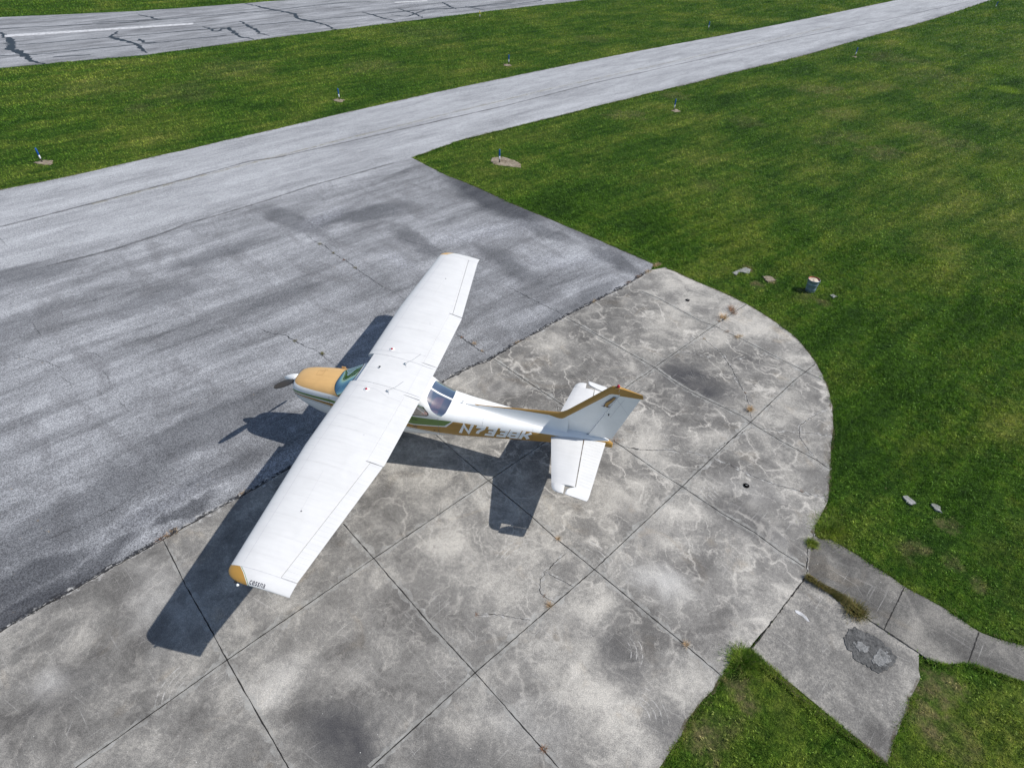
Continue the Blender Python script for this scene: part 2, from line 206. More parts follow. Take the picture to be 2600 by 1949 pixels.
class NB:
    """tiny node-expression builder"""
    def __init__(s, name):
        s.m = bpy.data.materials.new(name); s.m.use_nodes = True
        s.t = s.m.node_tree; s.b = s.t.nodes['Principled BSDF']; s.out = s.t.nodes['Material Output']
        s._p = None
    def n(s, ty, **k):
        q = s.t.nodes.new(ty)
        for a, b in k.items(): setattr(q, a, b)
        return q
    def put(s, sock, v):
        if isinstance(v, bpy.types.NodeSocket): s.t.links.new(v, sock)
        elif v is not None: sock.default_value = v
    def pos(s):
        if s._p is None: s._p = s.n('ShaderNodeNewGeometry')
        return s._p.outputs['Position']
    def math(s, op, a, b=None, c=None, clamp=False):
        q = s.n('ShaderNodeMath', operation=op, use_clamp=clamp)
        s.put(q.inputs[0], a); s.put(q.inputs[1], b); s.put(q.inputs[2], c)
        return q.outputs[0]
    def vm(s, op, a, b=None, out=0):
        q = s.n('ShaderNodeVectorMath', operation=op)
        s.put(q.inputs[0], a)
        if b is not None: s.put(q.inputs[3] if op == 'SCALE' else q.inputs[1], b)
        return q.outputs['Value'] if op in ('DOT_PRODUCT', 'LENGTH', 'DISTANCE') else q.outputs[0]
    def noise(s, vec, sc, det=2., rough=.5, dist=0., col=False):
        q = s.n('ShaderNodeTexNoise')
        s.put(q.inputs['Vector'], vec); q.inputs['Scale'].default_value = sc
        q.inputs['Detail'].default_value = det; q.inputs['Roughness'].default_value = rough
        q.inputs['Distortion'].default_value = dist
        return q.outputs['Color' if col else 'Fac']
    def ridge(s, vec, sc, det=4., rough=.5, dist=0.):
        q = s.n('ShaderNodeTexNoise', noise_type='RIDGED_MULTIFRACTAL')
        s.put(q.inputs['Vector'], vec); q.inputs['Scale'].default_value = sc
        q.inputs['Detail'].default_value = det; q.inputs['Roughness'].default_value = rough; q.inputs['Distortion'].default_value = dist
        return q.outputs['Fac']
    def map(s, v, a, b, c=0., d=1., smooth=False):
        q = s.n('ShaderNodeMapRange', interpolation_type='SMOOTHSTEP' if smooth else 'LINEAR')
        s.put(q.inputs[0], v)
        for i, x in enumerate((a, b, c, d)): s.put(q.inputs[i + 1], x)
        return q.outputs[0]
    def mix(s, f, a, b, mode='MIX'):
        q = s.n('ShaderNodeMix', data_type='RGBA', blend_type=mode)
        s.put(q.inputs[0], f); s.put(q.inputs[6], a); s.put(q.inputs[7], b)
        return q.outputs[2]
    def rot(s, vec, ang, sc):
        # turn first, then stretch
        q = s.n('ShaderNodeMapping', vector_type='TEXTURE'); s.put(q.inputs[0], vec)
        q.inputs['Rotation'].default_value = (0, 0, -ang); q.inputs['Scale'].default_value = tuple(1. / x for x in sc)
        return q.outputs[0]
    def rgb(s, c):
        return tuple(c) if len(c) == 4 else tuple(c) + (1.,)
    def ellipse(s, p, c, e1, e2, inner, outer, st):
        a = np.array(e1) - np.array(c); b = np.array(e2) - np.array(c)
        M = np.linalg.inv(np.array([a, b]).T)
        d = s.vm('SUBTRACT', p, (c[0], c[1], 0.))
        u = s.vm('DOT_PRODUCT', d, (M[0][0], M[0][1], 0.)); w = s.vm('DOT_PRODUCT', d, (M[1][0], M[1][1], 0.))
        r = s.math('SQRT', s.math('ADD', s.math('MULTIPLY', u, u), s.math('MULTIPLY', w, w)))
        return s.map(r, outer, inner, 0., st, True)
    def fin(s, col, rough=.6, bump=None, bs=.3, bd=.01, spec=.5, metal=0.):
        s.put(s.b.inputs['Base Color'], col); s.put(s.b.inputs['Roughness'], rough)
        s.b.inputs['Specular IOR Level'].default_value = spec; s.b.inputs['Metallic'].default_value = metal
        if bump is not None:
            q = s.n('ShaderNodeBump'); s.put(q.inputs['Height'], bump)
            q.inputs['Strength'].default_value = bs; q.inputs['Distance'].default_value = bd
            s.t.links.new(q.outputs[0], s.b.inputs['Normal'])
        return s.m


def flat(name, rgb, rough=.5, var=.08, scale=6., spec=.5, metal=0.):
    b = NB(name)
    n = b.noise(b.pos(), scale, 4., .6)
    c = b.mix(b.map(n, .3, .7), tuple(x * (1 - var) for x in rgb) + (1.,), tuple(min(1, x * (1 + var)) for x in rgb) + (1.,))
    return b.fin(c, rough, spec=spec, metal=metal)


# ---------------------------------------------------------------- materials
GO, GA, GS = (-0.3404, 5.9029), 0.9772, (3.1608, 3.2006)      # slab grid: origin, heading, spacing
TAX = math.atan2(-.817, -.577)                                 # heading of the taxiway


def stains(b, p, col, lst, target, noise_p, amp=.5, inner=.35, outer=1.25):
    q = b.n('ShaderNodeVectorMath', operation='MULTIPLY_ADD')
    b.put(q.inputs[0], b.vm('SUBTRACT', b.noise(p, .9, 4., .6, col=True), (.5, .5, .5)))
    q.inputs[1].default_value = (amp * 2.2, amp * 2.2, 0); b.put(q.inputs[2], p)
    pp = q.outputs[0]
    acc = None
    for c, e1, e2, s in lst:
        v = b.ellipse(pp, c, e1, e2, inner, outer, s)
        acc = v if acc is None else b.math('MAXIMUM', acc, v)
    acc = b.math('MULTIPLY', acc, noise_p)
    return b.mix(acc, col, target, 'MIX')


def concrete(name, light=1., pad=True, bump=True):
    b = NB(name); p = b.pos()
    n1 = b.noise(p, .33, 6., .60, .5); n2 = b.noise(p, 1.3, 5., .58, .6); n3 = b.noise(p, 14., 5., .7); n4 = b.noise(p, 55., 3., .85)
    v = b.math('ADD', b.math('MULTIPLY', n1, .46), b.math('ADD', b.math('MULTIPLY', n2, .34), b.math('MULTIPLY', n3, .20)))
    L = light
    q = b.n('ShaderNodeValToRGB'); b.put(q.inputs[0], v)
    e = q.color_ramp.elements
    e[0].position = .41; e[0].color = (.120 * L, .114 * L, .107 * L, 1)
    e[1].position = .61; e[1].color = (.450 * L, .425 * L, .382 * L, 1)
    m = e.new(.5); m.color = (.212 * L, .203 * L, .188 * L, 1)
    c = q.outputs[0]
    # tan and grey tints
    tint = b.map(b.noise(p, .8, 3., .6, 1.5), .60, .74)
    c = b.mix(b.math('MULTIPLY', tint, .45), c, b.mix(1., c, (1.12, 1.0, .84, 1), 'MULTIPLY'))
    if pad:
        # slabs poured separately differ a little
        d = b.vm('SUBTRACT', p, (GO[0], GO[1], 0))
        ca, sa = math.cos(GA), math.sin(GA)
        gi = b.math('DIVIDE', b.vm('DOT_PRODUCT', d, (-ca, -sa, 0)), GS[0]); gj = b.math('DIVIDE', b.vm('DOT_PRODUCT', d, (-sa, ca, 0)), GS[1])
        cx = b.n('ShaderNodeCombineXYZ'); b.put(cx.inputs[0], b.math('FLOOR', gi)); b.put(cx.inputs[1], b.math('FLOOR', gj))
        wnz = b.n('ShaderNodeTexWhiteNoise', noise_dimensions='3D'); b.put(wnz.inputs[0], cx.outputs[0])
        sl = b.map(wnz.outputs[0], 0, 1, .86, 1.12)
        cc = b.n('ShaderNodeCombineColor')
        for i in range(3): b.put(cc.inputs[i], sl)
        c = b.mix(1., c, cc.outputs[0], 'MULTIPLY')
        # pale wandering leach lines, feathered and broken
        wp_ = b.vm('ADD', p, b.vm('SCALE', b.vm('SUBTRACT', b.noise(p, 2.2, 4., .65, col=True), (.5, .5, .5)), .42))
        where = b.map(b.vm('DISTANCE', p, (-8.5, -2.5, 0)), 10.5, 4.0, .28, 1., True)
        for sc_, wd_, lo_, st_ in ((.55, .017, .43, .80), (.95, .022, .44, .75), (1.7, .026, .46, .62), (3.4, .030, .50, .45)):
            w = b.noise(wp_, sc_, 2.5, .5, .3)
            rid = b.map(b.math('ABSOLUTE', b.math('SUBTRACT', w, .5)), .0, wd_, 1., 0.)
            rid = b.math('POWER', rid, 1.6)
            gate = b.map(b.noise(b.vm('ADD', p, (sc_ * 7., 3., 0)), .5 + sc_ * .35, 4., .65), lo_, lo_ + .15)
            c = b.mix(b.math('MULTIPLY', b.math('MULTIPLY', rid, gate), b.math('MULTIPLY', where, st_)), c, (.54, .51, .46, 1))
        haze_ = b.map(b.noise(b.vm('ADD', p, (9., 4., 0)), 1.0, 7., .72, .8), .54, .68)
        c = b.mix(b.math('MULTIPLY', haze_, .30), c, (.50, .475, .43, 1))
        sp = (.085, .083, .088, 1)
        c = stains(b, p, c, DARKSTAIN, (.060, .059, .062, 1), b.map(n2, .28, .58, .55, 1.))
        c = stains(b, p, c, [q for q in LIGHTSTAIN], (.52, .505, .48, 1), b.map(n2, .3, .7, .25, 1.), inner=.0, outer=1.5)
    # straight scuffs in several directions
    for ang, sc, th, k in ((GA + .05, (40, .9, 1), .70, .32), (GA + 1.62, (34, 1.1, 1), .70, .30), (.35, (46, 1.3, 1), .71, .28), (2.4, (52, 1.6, 1), .71, .28), (1.3, (30, .8, 1), .71, .25)):
        s = b.noise(b.rot(p, -ang, sc), 1., 1., .4, .15)
        g = b.map(b.noise(p, 1.2 + k, 3., .6), .44, .66)
        c = b.mix(b.math('MULTIPLY', b.math('MULTIPLY', b.map(s, th - .04, th + .05), g), k), c, (.56, .545, .52, 1))
    if pad:
        # curved tyre scuffs left by turning aircraft
        for (cx_, cy_, r0, a0, wd) in SCUFF:
            d2 = b.vm('SUBTRACT', p, (cx_, cy_, 0))
            r = b.vm('LENGTH', d2)
            nn = b.noise(p, 3., 2., .5)
            wv = b.math('SINE', b.math('ADD', b.math('MULTIPLY', r, 62.), b.math('MULTIPLY', nn, 3.)))
            dirv = b.vm('DOT_PRODUCT', b.vm('NORMALIZE', d2), (math.cos(a0), math.sin(a0), 0))
            sec = b.map(dirv, math.cos(.75), math.cos(.25), 0, 1, True)
            band = b.map(b.math('ABSOLUTE', b.math('SUBTRACT', r, r0)), wd, wd * .4, 0, 1, True)
            f = b.math('MULTIPLY', b.math('MULTIPLY', b.map(wv, .72, .98), sec), b.math('MULTIPLY', band, b.map(b.noise(p, 9., 3., .6), .42, .6)))
            c = b.mix(b.math('MULTIPLY', f, .7), c, (.56, .545, .52, 1))
    # grain
    c = b.mix(b.map(n4, .38, .62, .0, 1.), b.mix(1., c, (.64, .64, .66, 1), 'MULTIPLY'), b.mix(1., c, (1.38, 1.37, 1.34, 1), 'MULTIPLY'))
    v2 = b.n('ShaderNodeTexVoronoi', feature='F1'); b.put(v2.inputs['Vector'], p); v2.inputs['Scale'].default_value = 6.
    c = b.mix(b.map(v2.outputs['Distance'], .03, .045, 1, 0), c, b.mix(b.map(n2, .5, .52), (.06, .06, .06, 1), (.75, .74, .7, 1)))
    return b.fin(c, .85, b.math('ADD', n4, b.math('MULTIPLY', n3, .6)), .25, .006, spec=.25)


def asphalt(name, apron=True):
    b = NB(name); p = b.pos()
    ps = b.rot(p, -TAX, (.16, 1., 1.))
    s1 = b.noise(ps, .8, 7., .72, .4); s2 = b.noise(b.rot(p, -TAX, (.40, 1.5, 1)), 1.3, 7., .75, .6)
    n1 = b.noise(p, .22, 5., .6, .5); n3 = b.noise(p, 9., 4., .7)
    v = b.math('ADD', b.math('MULTIPLY', s1, .48), b.math('ADD', b.math('MULTIPLY', s2, .24), b.math('ADD', b.math('MULTIPLY', n1, .16), b.math('MULTIPLY', n3, .12))))
    if apron:
        # the taxiway strip itself is paler and cleaner than the apron beside it
        d = b.vm('SUBTRACT', p, (SEAM[0][0][0], SEAM[0][0][1], 0))
        nx, ny = -math.sin(TAX), math.cos(TAX)
        side = b.vm('DOT_PRODUCT', d, (nx, ny, 0))
        tw = b.map(b.math('ADD', side, b.math('MULTIPLY', b.noise(p, .5, 3.), 1.2)), -.5, 1.3, smooth=True)
        TW = tw
    q = b.n('ShaderNodeValToRGB'); b.put(q.inputs[0], v)
    e = q.color_ramp.elements
    e[0].position = .39; e[0].color = (.105, .106, .110, 1)
    e[1].position = .61; e[1].color = (.400, .404, .415, 1)
    m = e.new(.5); m.color = (.240, .243, .251, 1)
    c = q.outputs[0]
    if apron:
        c = b.mix(TW, c, b.mix(b.map(b.math('ADD', b.math('MULTIPLY', s1, .6), b.math('MULTIPLY', s2, .4)), .38, .6), (.240, .243, .251, 1), (.405, .410, .420, 1)))
        s5 = b.noise(b.rot(p, -TAX, (1.1, .35, 1)), .9, 6., .7, .5)
        c = b.mix(b.math('MULTIPLY', b.map(s5, .50, .62), b.math('MULTIPLY', b.math('SUBTRACT', 1., TW), .5)), c, (.135, .134, .138, 1))
        # edge of the old mix along the concrete is dark
        c = stains(b, p, c, ASTAIN_D, (.048, .050, .056, 1), b.map(s2, .3, .6, .65, 1.), amp=.5, inner=.45, outer=1.2)
        c = stains(b, p, c, ASTAIN_L, (.50, .51, .55, 1), b.map(n3, .4, .62, .1, .8), amp=.4, inner=.1, outer=1.3)
        # alligator cracking close to the concrete
        vo = b.n('ShaderNodeTexVoronoi', feature='DISTANCE_TO_EDGE')
        b.put(vo.inputs['Vector'], b.vm('ADD', p, b.vm('SCALE', b.noise(p, 5., 2., col=True), .12))); vo.inputs['Scale'].default_value = 5.5
        cr = b.map(vo.outputs[0], .012, .035, 1., 0.)
        d = b.vm('SUBTRACT', p, (.838, 1.511, 0)); dist = b.vm('DOT_PRODUCT', d, (.83, -.557, 0))
        g = b.math('MULTIPLY', b.map(dist, 2.9, .5), b.map(b.noise(p, .6, 3.), .42, .58))
        along = b.vm('DOT_PRODUCT', d, (.557, .83, 0))
        g = b.math('MULTIPLY', g, b.map(along, -2.6, -.5))
        c = b.mix(b.math('MULTIPLY', b.math('MULTIPLY', cr, g), .75), c, (.06, .062, .07, 1))
        # ochre lichen flecks
        lv = b.noise(p, 7., 3., .7); lg = b.noise(p, .35, 2.)
        c = b.mix(b.math('MULTIPLY', b.math('MULTIPLY', b.map(lv, .68, .73), b.map(lg, .48, .6)), .55), c, (.36, .25, .12, 1))
    g1 = b.noise(p, 38., 2., .9); g2 = b.noise(p, 19., 3., .9)
    gg = b.math('ADD', b.math('MULTIPLY', g1, .6), b.math('MULTIPLY', g2, .4))
    c = b.mix(b.map(gg, .40, .60), b.mix(1., c, (.52, .52, .53, 1), 'MULTIPLY'), b.mix(1., c, (1.5, 1.5, 1.5, 1), 'MULTIPLY'))
    return b.fin(c, .8, gg, .45, .012, spec=.3)


def grass_color(b, p):
    n1 = b.noise(p, .13, 5., .6, .8); n2 = b.noise(b.rot(p, -TAX, (.35, 1., 1)), .55, 5., .62, .4); n3 = b.noise(p, 2.6, 5., .7)
    v = b.math('ADD', b.math('MULTIPLY', n1, .36), b.math('ADD', b.math('MULTIPLY', n2, .38), b.math('MULTIPLY', n3, .26)))
    q = b.n('ShaderNodeValToRGB'); b.put(q.inputs[0], v)
    e = q.color_ramp.elements
    e[0].position = .36; e[0].color = (.026, .072, .008, 1)
    e[1].position = .68; e[1].color = (.270, .290, .068, 1)
    m = e.new(.47); m.color = (.062, .145, .013, 1)
    m = e.new(.56); m.color = (.135, .205, .028, 1)
    c = q.outputs[0]
    cl = b.noise(p, 8., 4., .75)
    mw = b.noise(b.rot(p, -TAX + .06, (.12, 1., 1.)), 2.4, 4., .7)
    c = b.mix(b.map(mw, .38, .62), b.mix(1., c, (.70, .76, .74, 1), 'MULTIPLY'), b.mix(1., c, (1.26, 1.18, 1.2, 1), 'MULTIPLY'))
    c = b.mix(b.map(cl, .36, .64), b.mix(1., c, (.55, .62, .62, 1), 'MULTIPLY'), b.mix(1., c, (1.5, 1.38, 1.4, 1), 'MULTIPLY'))  # clump tones also stand in for shaded gaps and bright blade tips
    acc = None
    for c0, r, st in TANS:
        d = b.vm('DISTANCE', b.vm('ADD', p, b.vm('SCALE', b.vm('SUBTRACT', b.noise(p, 1.3 / max(.35, r), 4., .65, col=True), (.5, .5, .5)), 2.2 * r)), (c0[0], c0[1], 0))
        k = b.map(d, r, r * .35, 0, st * (.6 if r >= .6 else .85), True)
        acc = k if acc is None else b.math('MAXIMUM', acc, k)
    c = b.mix(b.math('MULTIPLY', acc, b.map(n3, .36, .58, .2, 1.)), c, (.30, .235, .125, 1))
    acc = None
    for c0, r, st in LIMES:
        d = b.vm('DISTANCE', b.vm('ADD', p, b.vm('SCALE', b.vm('SUBTRACT', b.noise(p, .6, 4., .65, col=True), (.5, .5, .5)), 1.6 * r)), (c0[0], c0[1], 0))
        k = b.map(d, r, r * .3, 0, st, True)
        acc = k if acc is None else b.math('MAXIMUM', acc, k)
    c = b.mix(acc, c, (.17, .27, .02, 1))
    return c


def mat_blades(name, tint=None):
    b = NB(name); p = b.pos()
    c = grass_color(b, p) if tint is None else None
    at = b.n('ShaderNodeAttribute', attribute_name='rnd')
    r = at.outputs['Fac']
    if tint is None:
        c = b.mix(b.map(r, 0, 1, 0., 1.), b.mix(1., c, (.62, .70, .60, 1), 'MULTIPLY'), b.mix(1., c, (1.95, 1.75, 1.75, 1), 'MULTIPLY'))
        c = b.mix(b.map(r, .93, .96), c, (.26, .22, .11, 1))
    else:
        c = b.mix(r, tint[0] + (1,), tint[1] + (1,))
    m = b.fin(c, .6, spec=.18)
    tr = b.n('ShaderNodeBsdfTranslucent'); b.put(tr.inputs[0], b.mix(1., c, (1.2, 1.3, .6, 1), 'MULTIPLY'))
    mx = b.n('ShaderNodeMixShader'); mx.inputs[0].default_value = .22
    b.t.links.new(b.b.outputs[0], mx.inputs[1]); b.t.links.new(tr.outputs[0], mx.inputs[2]); b.t.links.new(mx.outputs[0], b.out.inputs[0])
    return m


def mat_soil():
    b = NB('grass_thatch'); p = b.pos()
    c = grass_color(b, p)
    n = b.noise(p, 26., 4., .75); n5 = b.noise(b.rot(p, .4, (1., 1., 1.)), 7., 4., .7)
    c = b.mix(b.map(n, .32, .68), b.mix(1., c, (.22, .26, .24, 1), 'MULTIPLY'), b.mix(1., c, (.85, .82, .85, 1), 'MULTIPLY'))
    c = b.mix(b.map(n5, .38, .62), b.mix(1., c, (.72, .75, .75, 1), 'MULTIPLY'), c)
    return b.fin(c, .95, b.math('ADD', n, n5), .8, .05, spec=.1)


def overlay(name, rgb, thr=.5, soft=.08, scale=7., opac=1., det=5.):
    """thin worn film: noise eats holes in it"""
    b = NB(name); p = b.pos()
    n = b.noise(p, scale, det, .65)
    a = b.map(n, thr - soft, thr + soft, 0, opac)
    g = b.noise(p, 80., 2., .8)
    c = b.mix(g, tuple(x * .8 for x in rgb) + (1,), tuple(x * 1.2 for x in rgb) + (1,))
    b.fin(c, .8, spec=.2)
    b.put(b.b.inputs['Alpha'], a)
    return b.m

M_GRASS = mat_soil()
M_BLADE = mat_blades('grass_blades')
M_ASPH = asphalt('old_asphalt')
M_RUN = asphalt('runway_asphalt', False)
M_PAD = concrete('weathered_concrete')
M_SLAB = concrete('slab_concrete', .86, False)
M_WALK = concrete('walkway_concrete', .56, False)
M_JOINT = overlay('joint_filler', (.022, .021, .02), .33, .10, 1.6, 1.)
M_BLACKISH = flat('collar_black', (.018, .018, .02), .9, .3, 20)
M_ACRACK = flat('crack_dark', (.035, .036, .04), .9, .3, 20)  # flat dark tone for asphalt cracks and seams
M_TAR = flat('crack_sealer', (.012, .013, .015), .45, .3, 8)
M_SPALL = overlay('spalled_edge', (.52, .505, .48), .52, .09, 9., .75)
M_HAZEJ = overlay('pale_joint_margin', (.50, .49, .46), .5, .16, 3.5, .6)
M_SEAMD = overlay('seam_darkening', (.14, .138, .14), .5, .2, 2.5, .5)
M_PAINT = overlay('worn_white_paint', (.66, .66, .67), .36, .16, 4., .85)
M_YPAINT = overlay('worn_yellow_paint', (.42, .37, .22), .5, .12, 3., .35)
M_BROKEN = overlay('broken_asphalt_lip', (.035, .036, .04), .50, .05, 13., .95)
def rough(name, lo, hi, sc=22., bs=1., bd=.03):
    b = NB(name); p = b.pos(); n = b.noise(p, sc, 5., .75); n2 = b.noise(p, sc * .28, 3., .6)
    return b.fin(b.mix(b.map(b.math('ADD', b.math('MULTIPLY', n, .6), b.math('MULTIPLY', n2, .4)), .38, .6), lo + (1,), hi + (1,)), .95, n, bs, bd, spec=.15)


M_CEMENT = rough('rough_cement', (.045, .045, .045), (.165, .163, .158), 16.)
M_CEMENT2 = rough('pale_cement', (.11, .11, .108), (.33, .328, .32), 26.)
M_DIRT = rough('bare_dirt', (.13, .10, .065), (.34, .29, .225), 9.)
M_STONE = rough('pale_stone', (.12, .13, .10), (.34, .34, .33), 9.)


def wob(pts, step, amp, seed=0, close=False):
    r = np.random.default_rng(seed)
    pts = [np.array(p, float) for p in pts]
    if close: pts = pts + [pts[0]]
    out = []
    for a, b in zip(pts[:-1], pts[1:]):
        L = np.linalg.norm(b - a); n = max(1, int(L / step)); d = (b - a) / max(L, 1e-6); nr = np.array([-d[1], d[0]])
        for i in range(n):
            q = a + (b - a) * i / n
            out.append(q + (nr * r.normal(0, amp) + d * r.normal(0, amp * .5) if (i or len(out)) else 0))
    if not close: out.append(pts[-1])
    return out


def slab(name, pts, z, mat, depth=.12, parent=None):
    vs = [Vector((p[0], p[1], z)) for p in pts]
    tris = tessellate_polygon([vs])
    n = len(vs)
    V = [v[:] for v in vs] + [(v.x, v.y, z - depth) for v in vs]
    F = []
    for t in tris:
        a, b, c = (vs[i] for i in t)
        t = list(t)
        if (b - a).cross(c - a).z < 0: t = t[::-1]
        F.append(t)
    F += [[i, i + n, (i + 1) % n + n, (i + 1) % n] for i in range(n)]
    return obj(name, V, F, mat, parent)


def strip(name, pts, w, z, mat, parent, step=.07, amp=.006, wv=.35, seed=0, taper=False):
    c = wob(pts, step, amp, seed); r = np.random.default_rng(seed + 99)
    V, F = [], []
    for i, p in enumerate(c):
        d = c[min(i + 1, len(c) - 1)] - c[max(i - 1, 0)]; d = d / max(np.linalg.norm(d), 1e-6); nr = np.array([-d[1], d[0]])
        ww = w * .5 * max(.25, 1 + r.normal(0, wv))
        if taper: ww *= min(1, .35 + 2.5 * min(i, len(c) - 1 - i) / max(1, len(c)))
        V += [(*(p + nr * ww), z), (*(p - nr * ww), z)]
        if i: F.append([2 * i - 2, 2 * i - 1, 2 * i + 1, 2 * i])
    return obj(name, V, F, mat, parent)


def smooth(pts, it=2):
    P = [np.array(p, float) for p in pts]
    for _ in range(it):
        Q = [P[0]]
        for a, b in zip(P[:-1], P[1:]): Q += [a * .75 + b * .25, a * .25 + b * .75]
        Q[1] = P[0] * .9 + P[1] * .1
        P = Q + [P[-1]]
    return [list(p) for p in P]


# ---------------------------------------------------------------- ground, pavements
# the pad edge is a true arc with small breaks: ease the traced points onto it
PE = np.array(PAD_EDGE); _A = np.c_[2 * PE[1:13], np.ones(12)]; _s = np.linalg.lstsq(_A, (PE[1:13] ** 2).sum(1), rcond=None)[0]
_c = _s[:2]; _r = math.sqrt(_s[2] + _c @ _c)
for i in range(1, 13):
    d = PE[i] - _c; PE[i] = .45 * PE[i] + .55 * (_c + d / np.linalg.norm(d) * _r)
PAD_EDGE = smooth(PE.tolist()); APRON_E = smooth(APRON_E); TAXI_NEAR_S = smooth(TAXI_NEAR); TAXI_FAR_S = smooth(TAXI_FAR)


def ext(a, b, d):
    a, b = np.array(a), np.array(b); u = (b - a) / np.linalg.norm(b - a)
    return list(b + u * d)


far = [ext(TAXI_FAR[2], TAXI_FAR[0], 60)] + wob(TAXI_FAR_S, .5, .022, 1) + [ext(TAXI_FAR[8], TAXI_FAR[-1], 70)]
near = [ext(TAXI_NEAR[4], TAXI_NEAR[-1], 70)] + wob(TAXI_NEAR_S[::-1], .5, .022, 2)
asph = far + near + wob(APRON_E[1:], .3, .014, 3) + wob(BND[::-1], .15, .018, 4) + [ext(BND[4], BND[0], 30), [55, 45]]
pad_bot_end = [[-6.5, 9.0], [-5.5, 16.0], [14.0, 30.0], ext(BND[4], BND[0], 30)]
pad = wob(BND, .15, .018, 4)
pad = wob(BND[::-1], .15, .018, 4)[::-1] + wob(PAD_EDGE, .2, .010, 6) + wob(PAD_BOT, .2, .012, 7) + pad_bot_end
slabp = wob(SLAB[:4], .5, .002, 8) + wob([SLAB[3], SLAB[4], SLAB[6], SLAB[8], SLAB[12]], .15, .008, 9)[1:]
walkp = wob(WALK[:4] + smooth(WALK[4:14], 2), .15, .007, 10) + wob(smooth(WALK[14:20], 1) + WALK[20:], .15, .006, 11)[1:]
runp = [ext(RUN_FAR[2], RUN_FAR[0], 120)] + wob(RUN_FAR, .8, .04, 12) + [ext(RUN_FAR[0], RUN_FAR[-1], 110), ext(RUN_NEAR[2], RUN_NEAR[-1], 110)] + wob(RUN_NEAR[::-1], .8, .04, 13) + [ext(RUN_NEAR[3], RUN_NEAR[0], 120)]

g = obj('grass_field', [(-900, -900, -.045), (900, -900, -.045), (900, 900, -.045), (-900, 900, -.045)], [[0, 1, 2, 3]], M_GRASS)
tag(g, 'mown green field between and around the pavements', kind='structure')
taxiway = tag(slab('taxiway', asph, -.006, M_ASPH), 'pale grey asphalt taxiway with its streaked apron', kind='structure')
runway = tag(slab('runway', runp, -.006, M_RUN), 'asphalt runway with black sealed cracks', kind='structure')
apron = tag(slab('concrete_pad', pad, 0., M_PAD), 'weathered concrete parking pad with a curved edge', kind='structure')
conc_slab = tag(slab('concrete_slab', slabp, -.008, M_SLAB), 'rough single concrete slab jutting into the grass', kind='structure')
walk = tag(slab('path', walkp, -.016, M_WALK), 'darker grey concrete path leading off through the grass', kind='structure')

for i, l in enumerate(JOINT):
    strip('joint_margin', l, .15, .0015, M_HAZEJ, apron, .1, .012, .4, 200 + i)
    strip('joint', l, .0165, .004, M_JOINT, apron, .09, .0025, .25, i)
for i, l in enumerate(CRACK):
    strip('crack_margin', l, .06, .0017, M_SPALL, apron, .08, .01, .5, 300 + i)
    strip('crack', l, .0105, .0045, M_JOINT, apron, .05, .010, .4, 20 + i, True)
strip('pad_edge_spall', BND, .11, .0025, M_SPALL, apron, .12, .02, .7, 55)
strip('broken_lip', [(p[0] + .03, p[1] - .018) for p in BND], .10, .0048, M_BROKEN, apron, .12, .014, .5, 56)
strip('edge_gap', BND, .019, .0062, M_JOINT, apron, .10, .008, .45, 57)
strip('joint', [SLAB[0], SLAB[-1]], .02, .004, M_JOINT, conc_slab, .05, .006, .5, 58)
strip('joint', SLAB[:4], .022, .002, M_JOINT, conc_slab, .05, .003, .3, 59)
strip('joint', [WALK[7], WALK[21]], .018, -.012, M_JOINT, walk, .05, .003, .3, 60)
strip('joint', [WALK[10], WALK[17]], .018, -.012, M_JOINT, walk, .05, .003, .3, 61)
strip('joint', [WALK[0], WALK[1], WALK[2]], .03, .004, M_SPALL, walk, .05, .006, .4, 62)
strip('joint', [WALK[0], (WALK[1][0] + .02, WALK[1][1]), WALK[2]], .012, .006, M_JOINT, walk, .05, .008, .5, 63)
for i, l in enumerate(ACRACK):
    strip('crack', l, .019 if i in (0, 1, 5, 6) else .010, -.002, M_ACRACK, taxiway, .05, .016, .55, 80 + i, True)
for i, l in enumerate(SEAM):
    strip('seam_margin', l, .16, -.0035, M_SEAMD, taxiway, .5, .01, .15, 120 + i)
    strip('seam', l, .020, -.002, M_ACRACK, taxiway, .4, .004, .25, 110 + i)
for i, (w, l) in enumerate(TAR):
    strip('tar_seal', l, w * 1.5 if w > .15 else max(.17, w * 1.3), -.002 + .0005 * i, M_TAR, runway, .3, .08 if w > .12 else .03, .22, 130 + i, w > .12)
for i, q in enumerate(DASH):
    slab('white_dash', q, .0135 - .006, M_PAINT, .003, runway)
strip('yellow_line', [(a[0] * .5 + b[0] * .5 + .4, a[1] * .5 + b[1] * .5) for a, b in ((TAXI_FAR[0], (10.5, -9.4)), (TAXI_FAR[4], TAXI_NEAR[0]), (TAXI_FAR[7], TAXI_NEAR[3]), (TAXI_FAR[10], TAXI_NEAR[7]))], .16, -.0028, M_YPAINT, taxiway, .5, .01, .1, 160)


M_SOILED = overlay('edge_soil', (.12, .09, .06), .55, .12, 6., .6)
for i, l in enumerate((PAD_EDGE, APRON_E, PAD_BOT[1:], SLAB[4:])):
    strip('edge_soil', l, .07, (.0018, -.0045, .0018, -.006)[i], M_SOILED, (apron, taxiway, apron, conc_slab)[i], .15, .02, .4, 170 + i)
for i, l in enumerate((TAXI_NEAR_S, TAXI_FAR_S)):
    strip('edge_soil', l, .18, -.0045, M_SOILED, taxiway, .4, .03, .4, 180 + i)


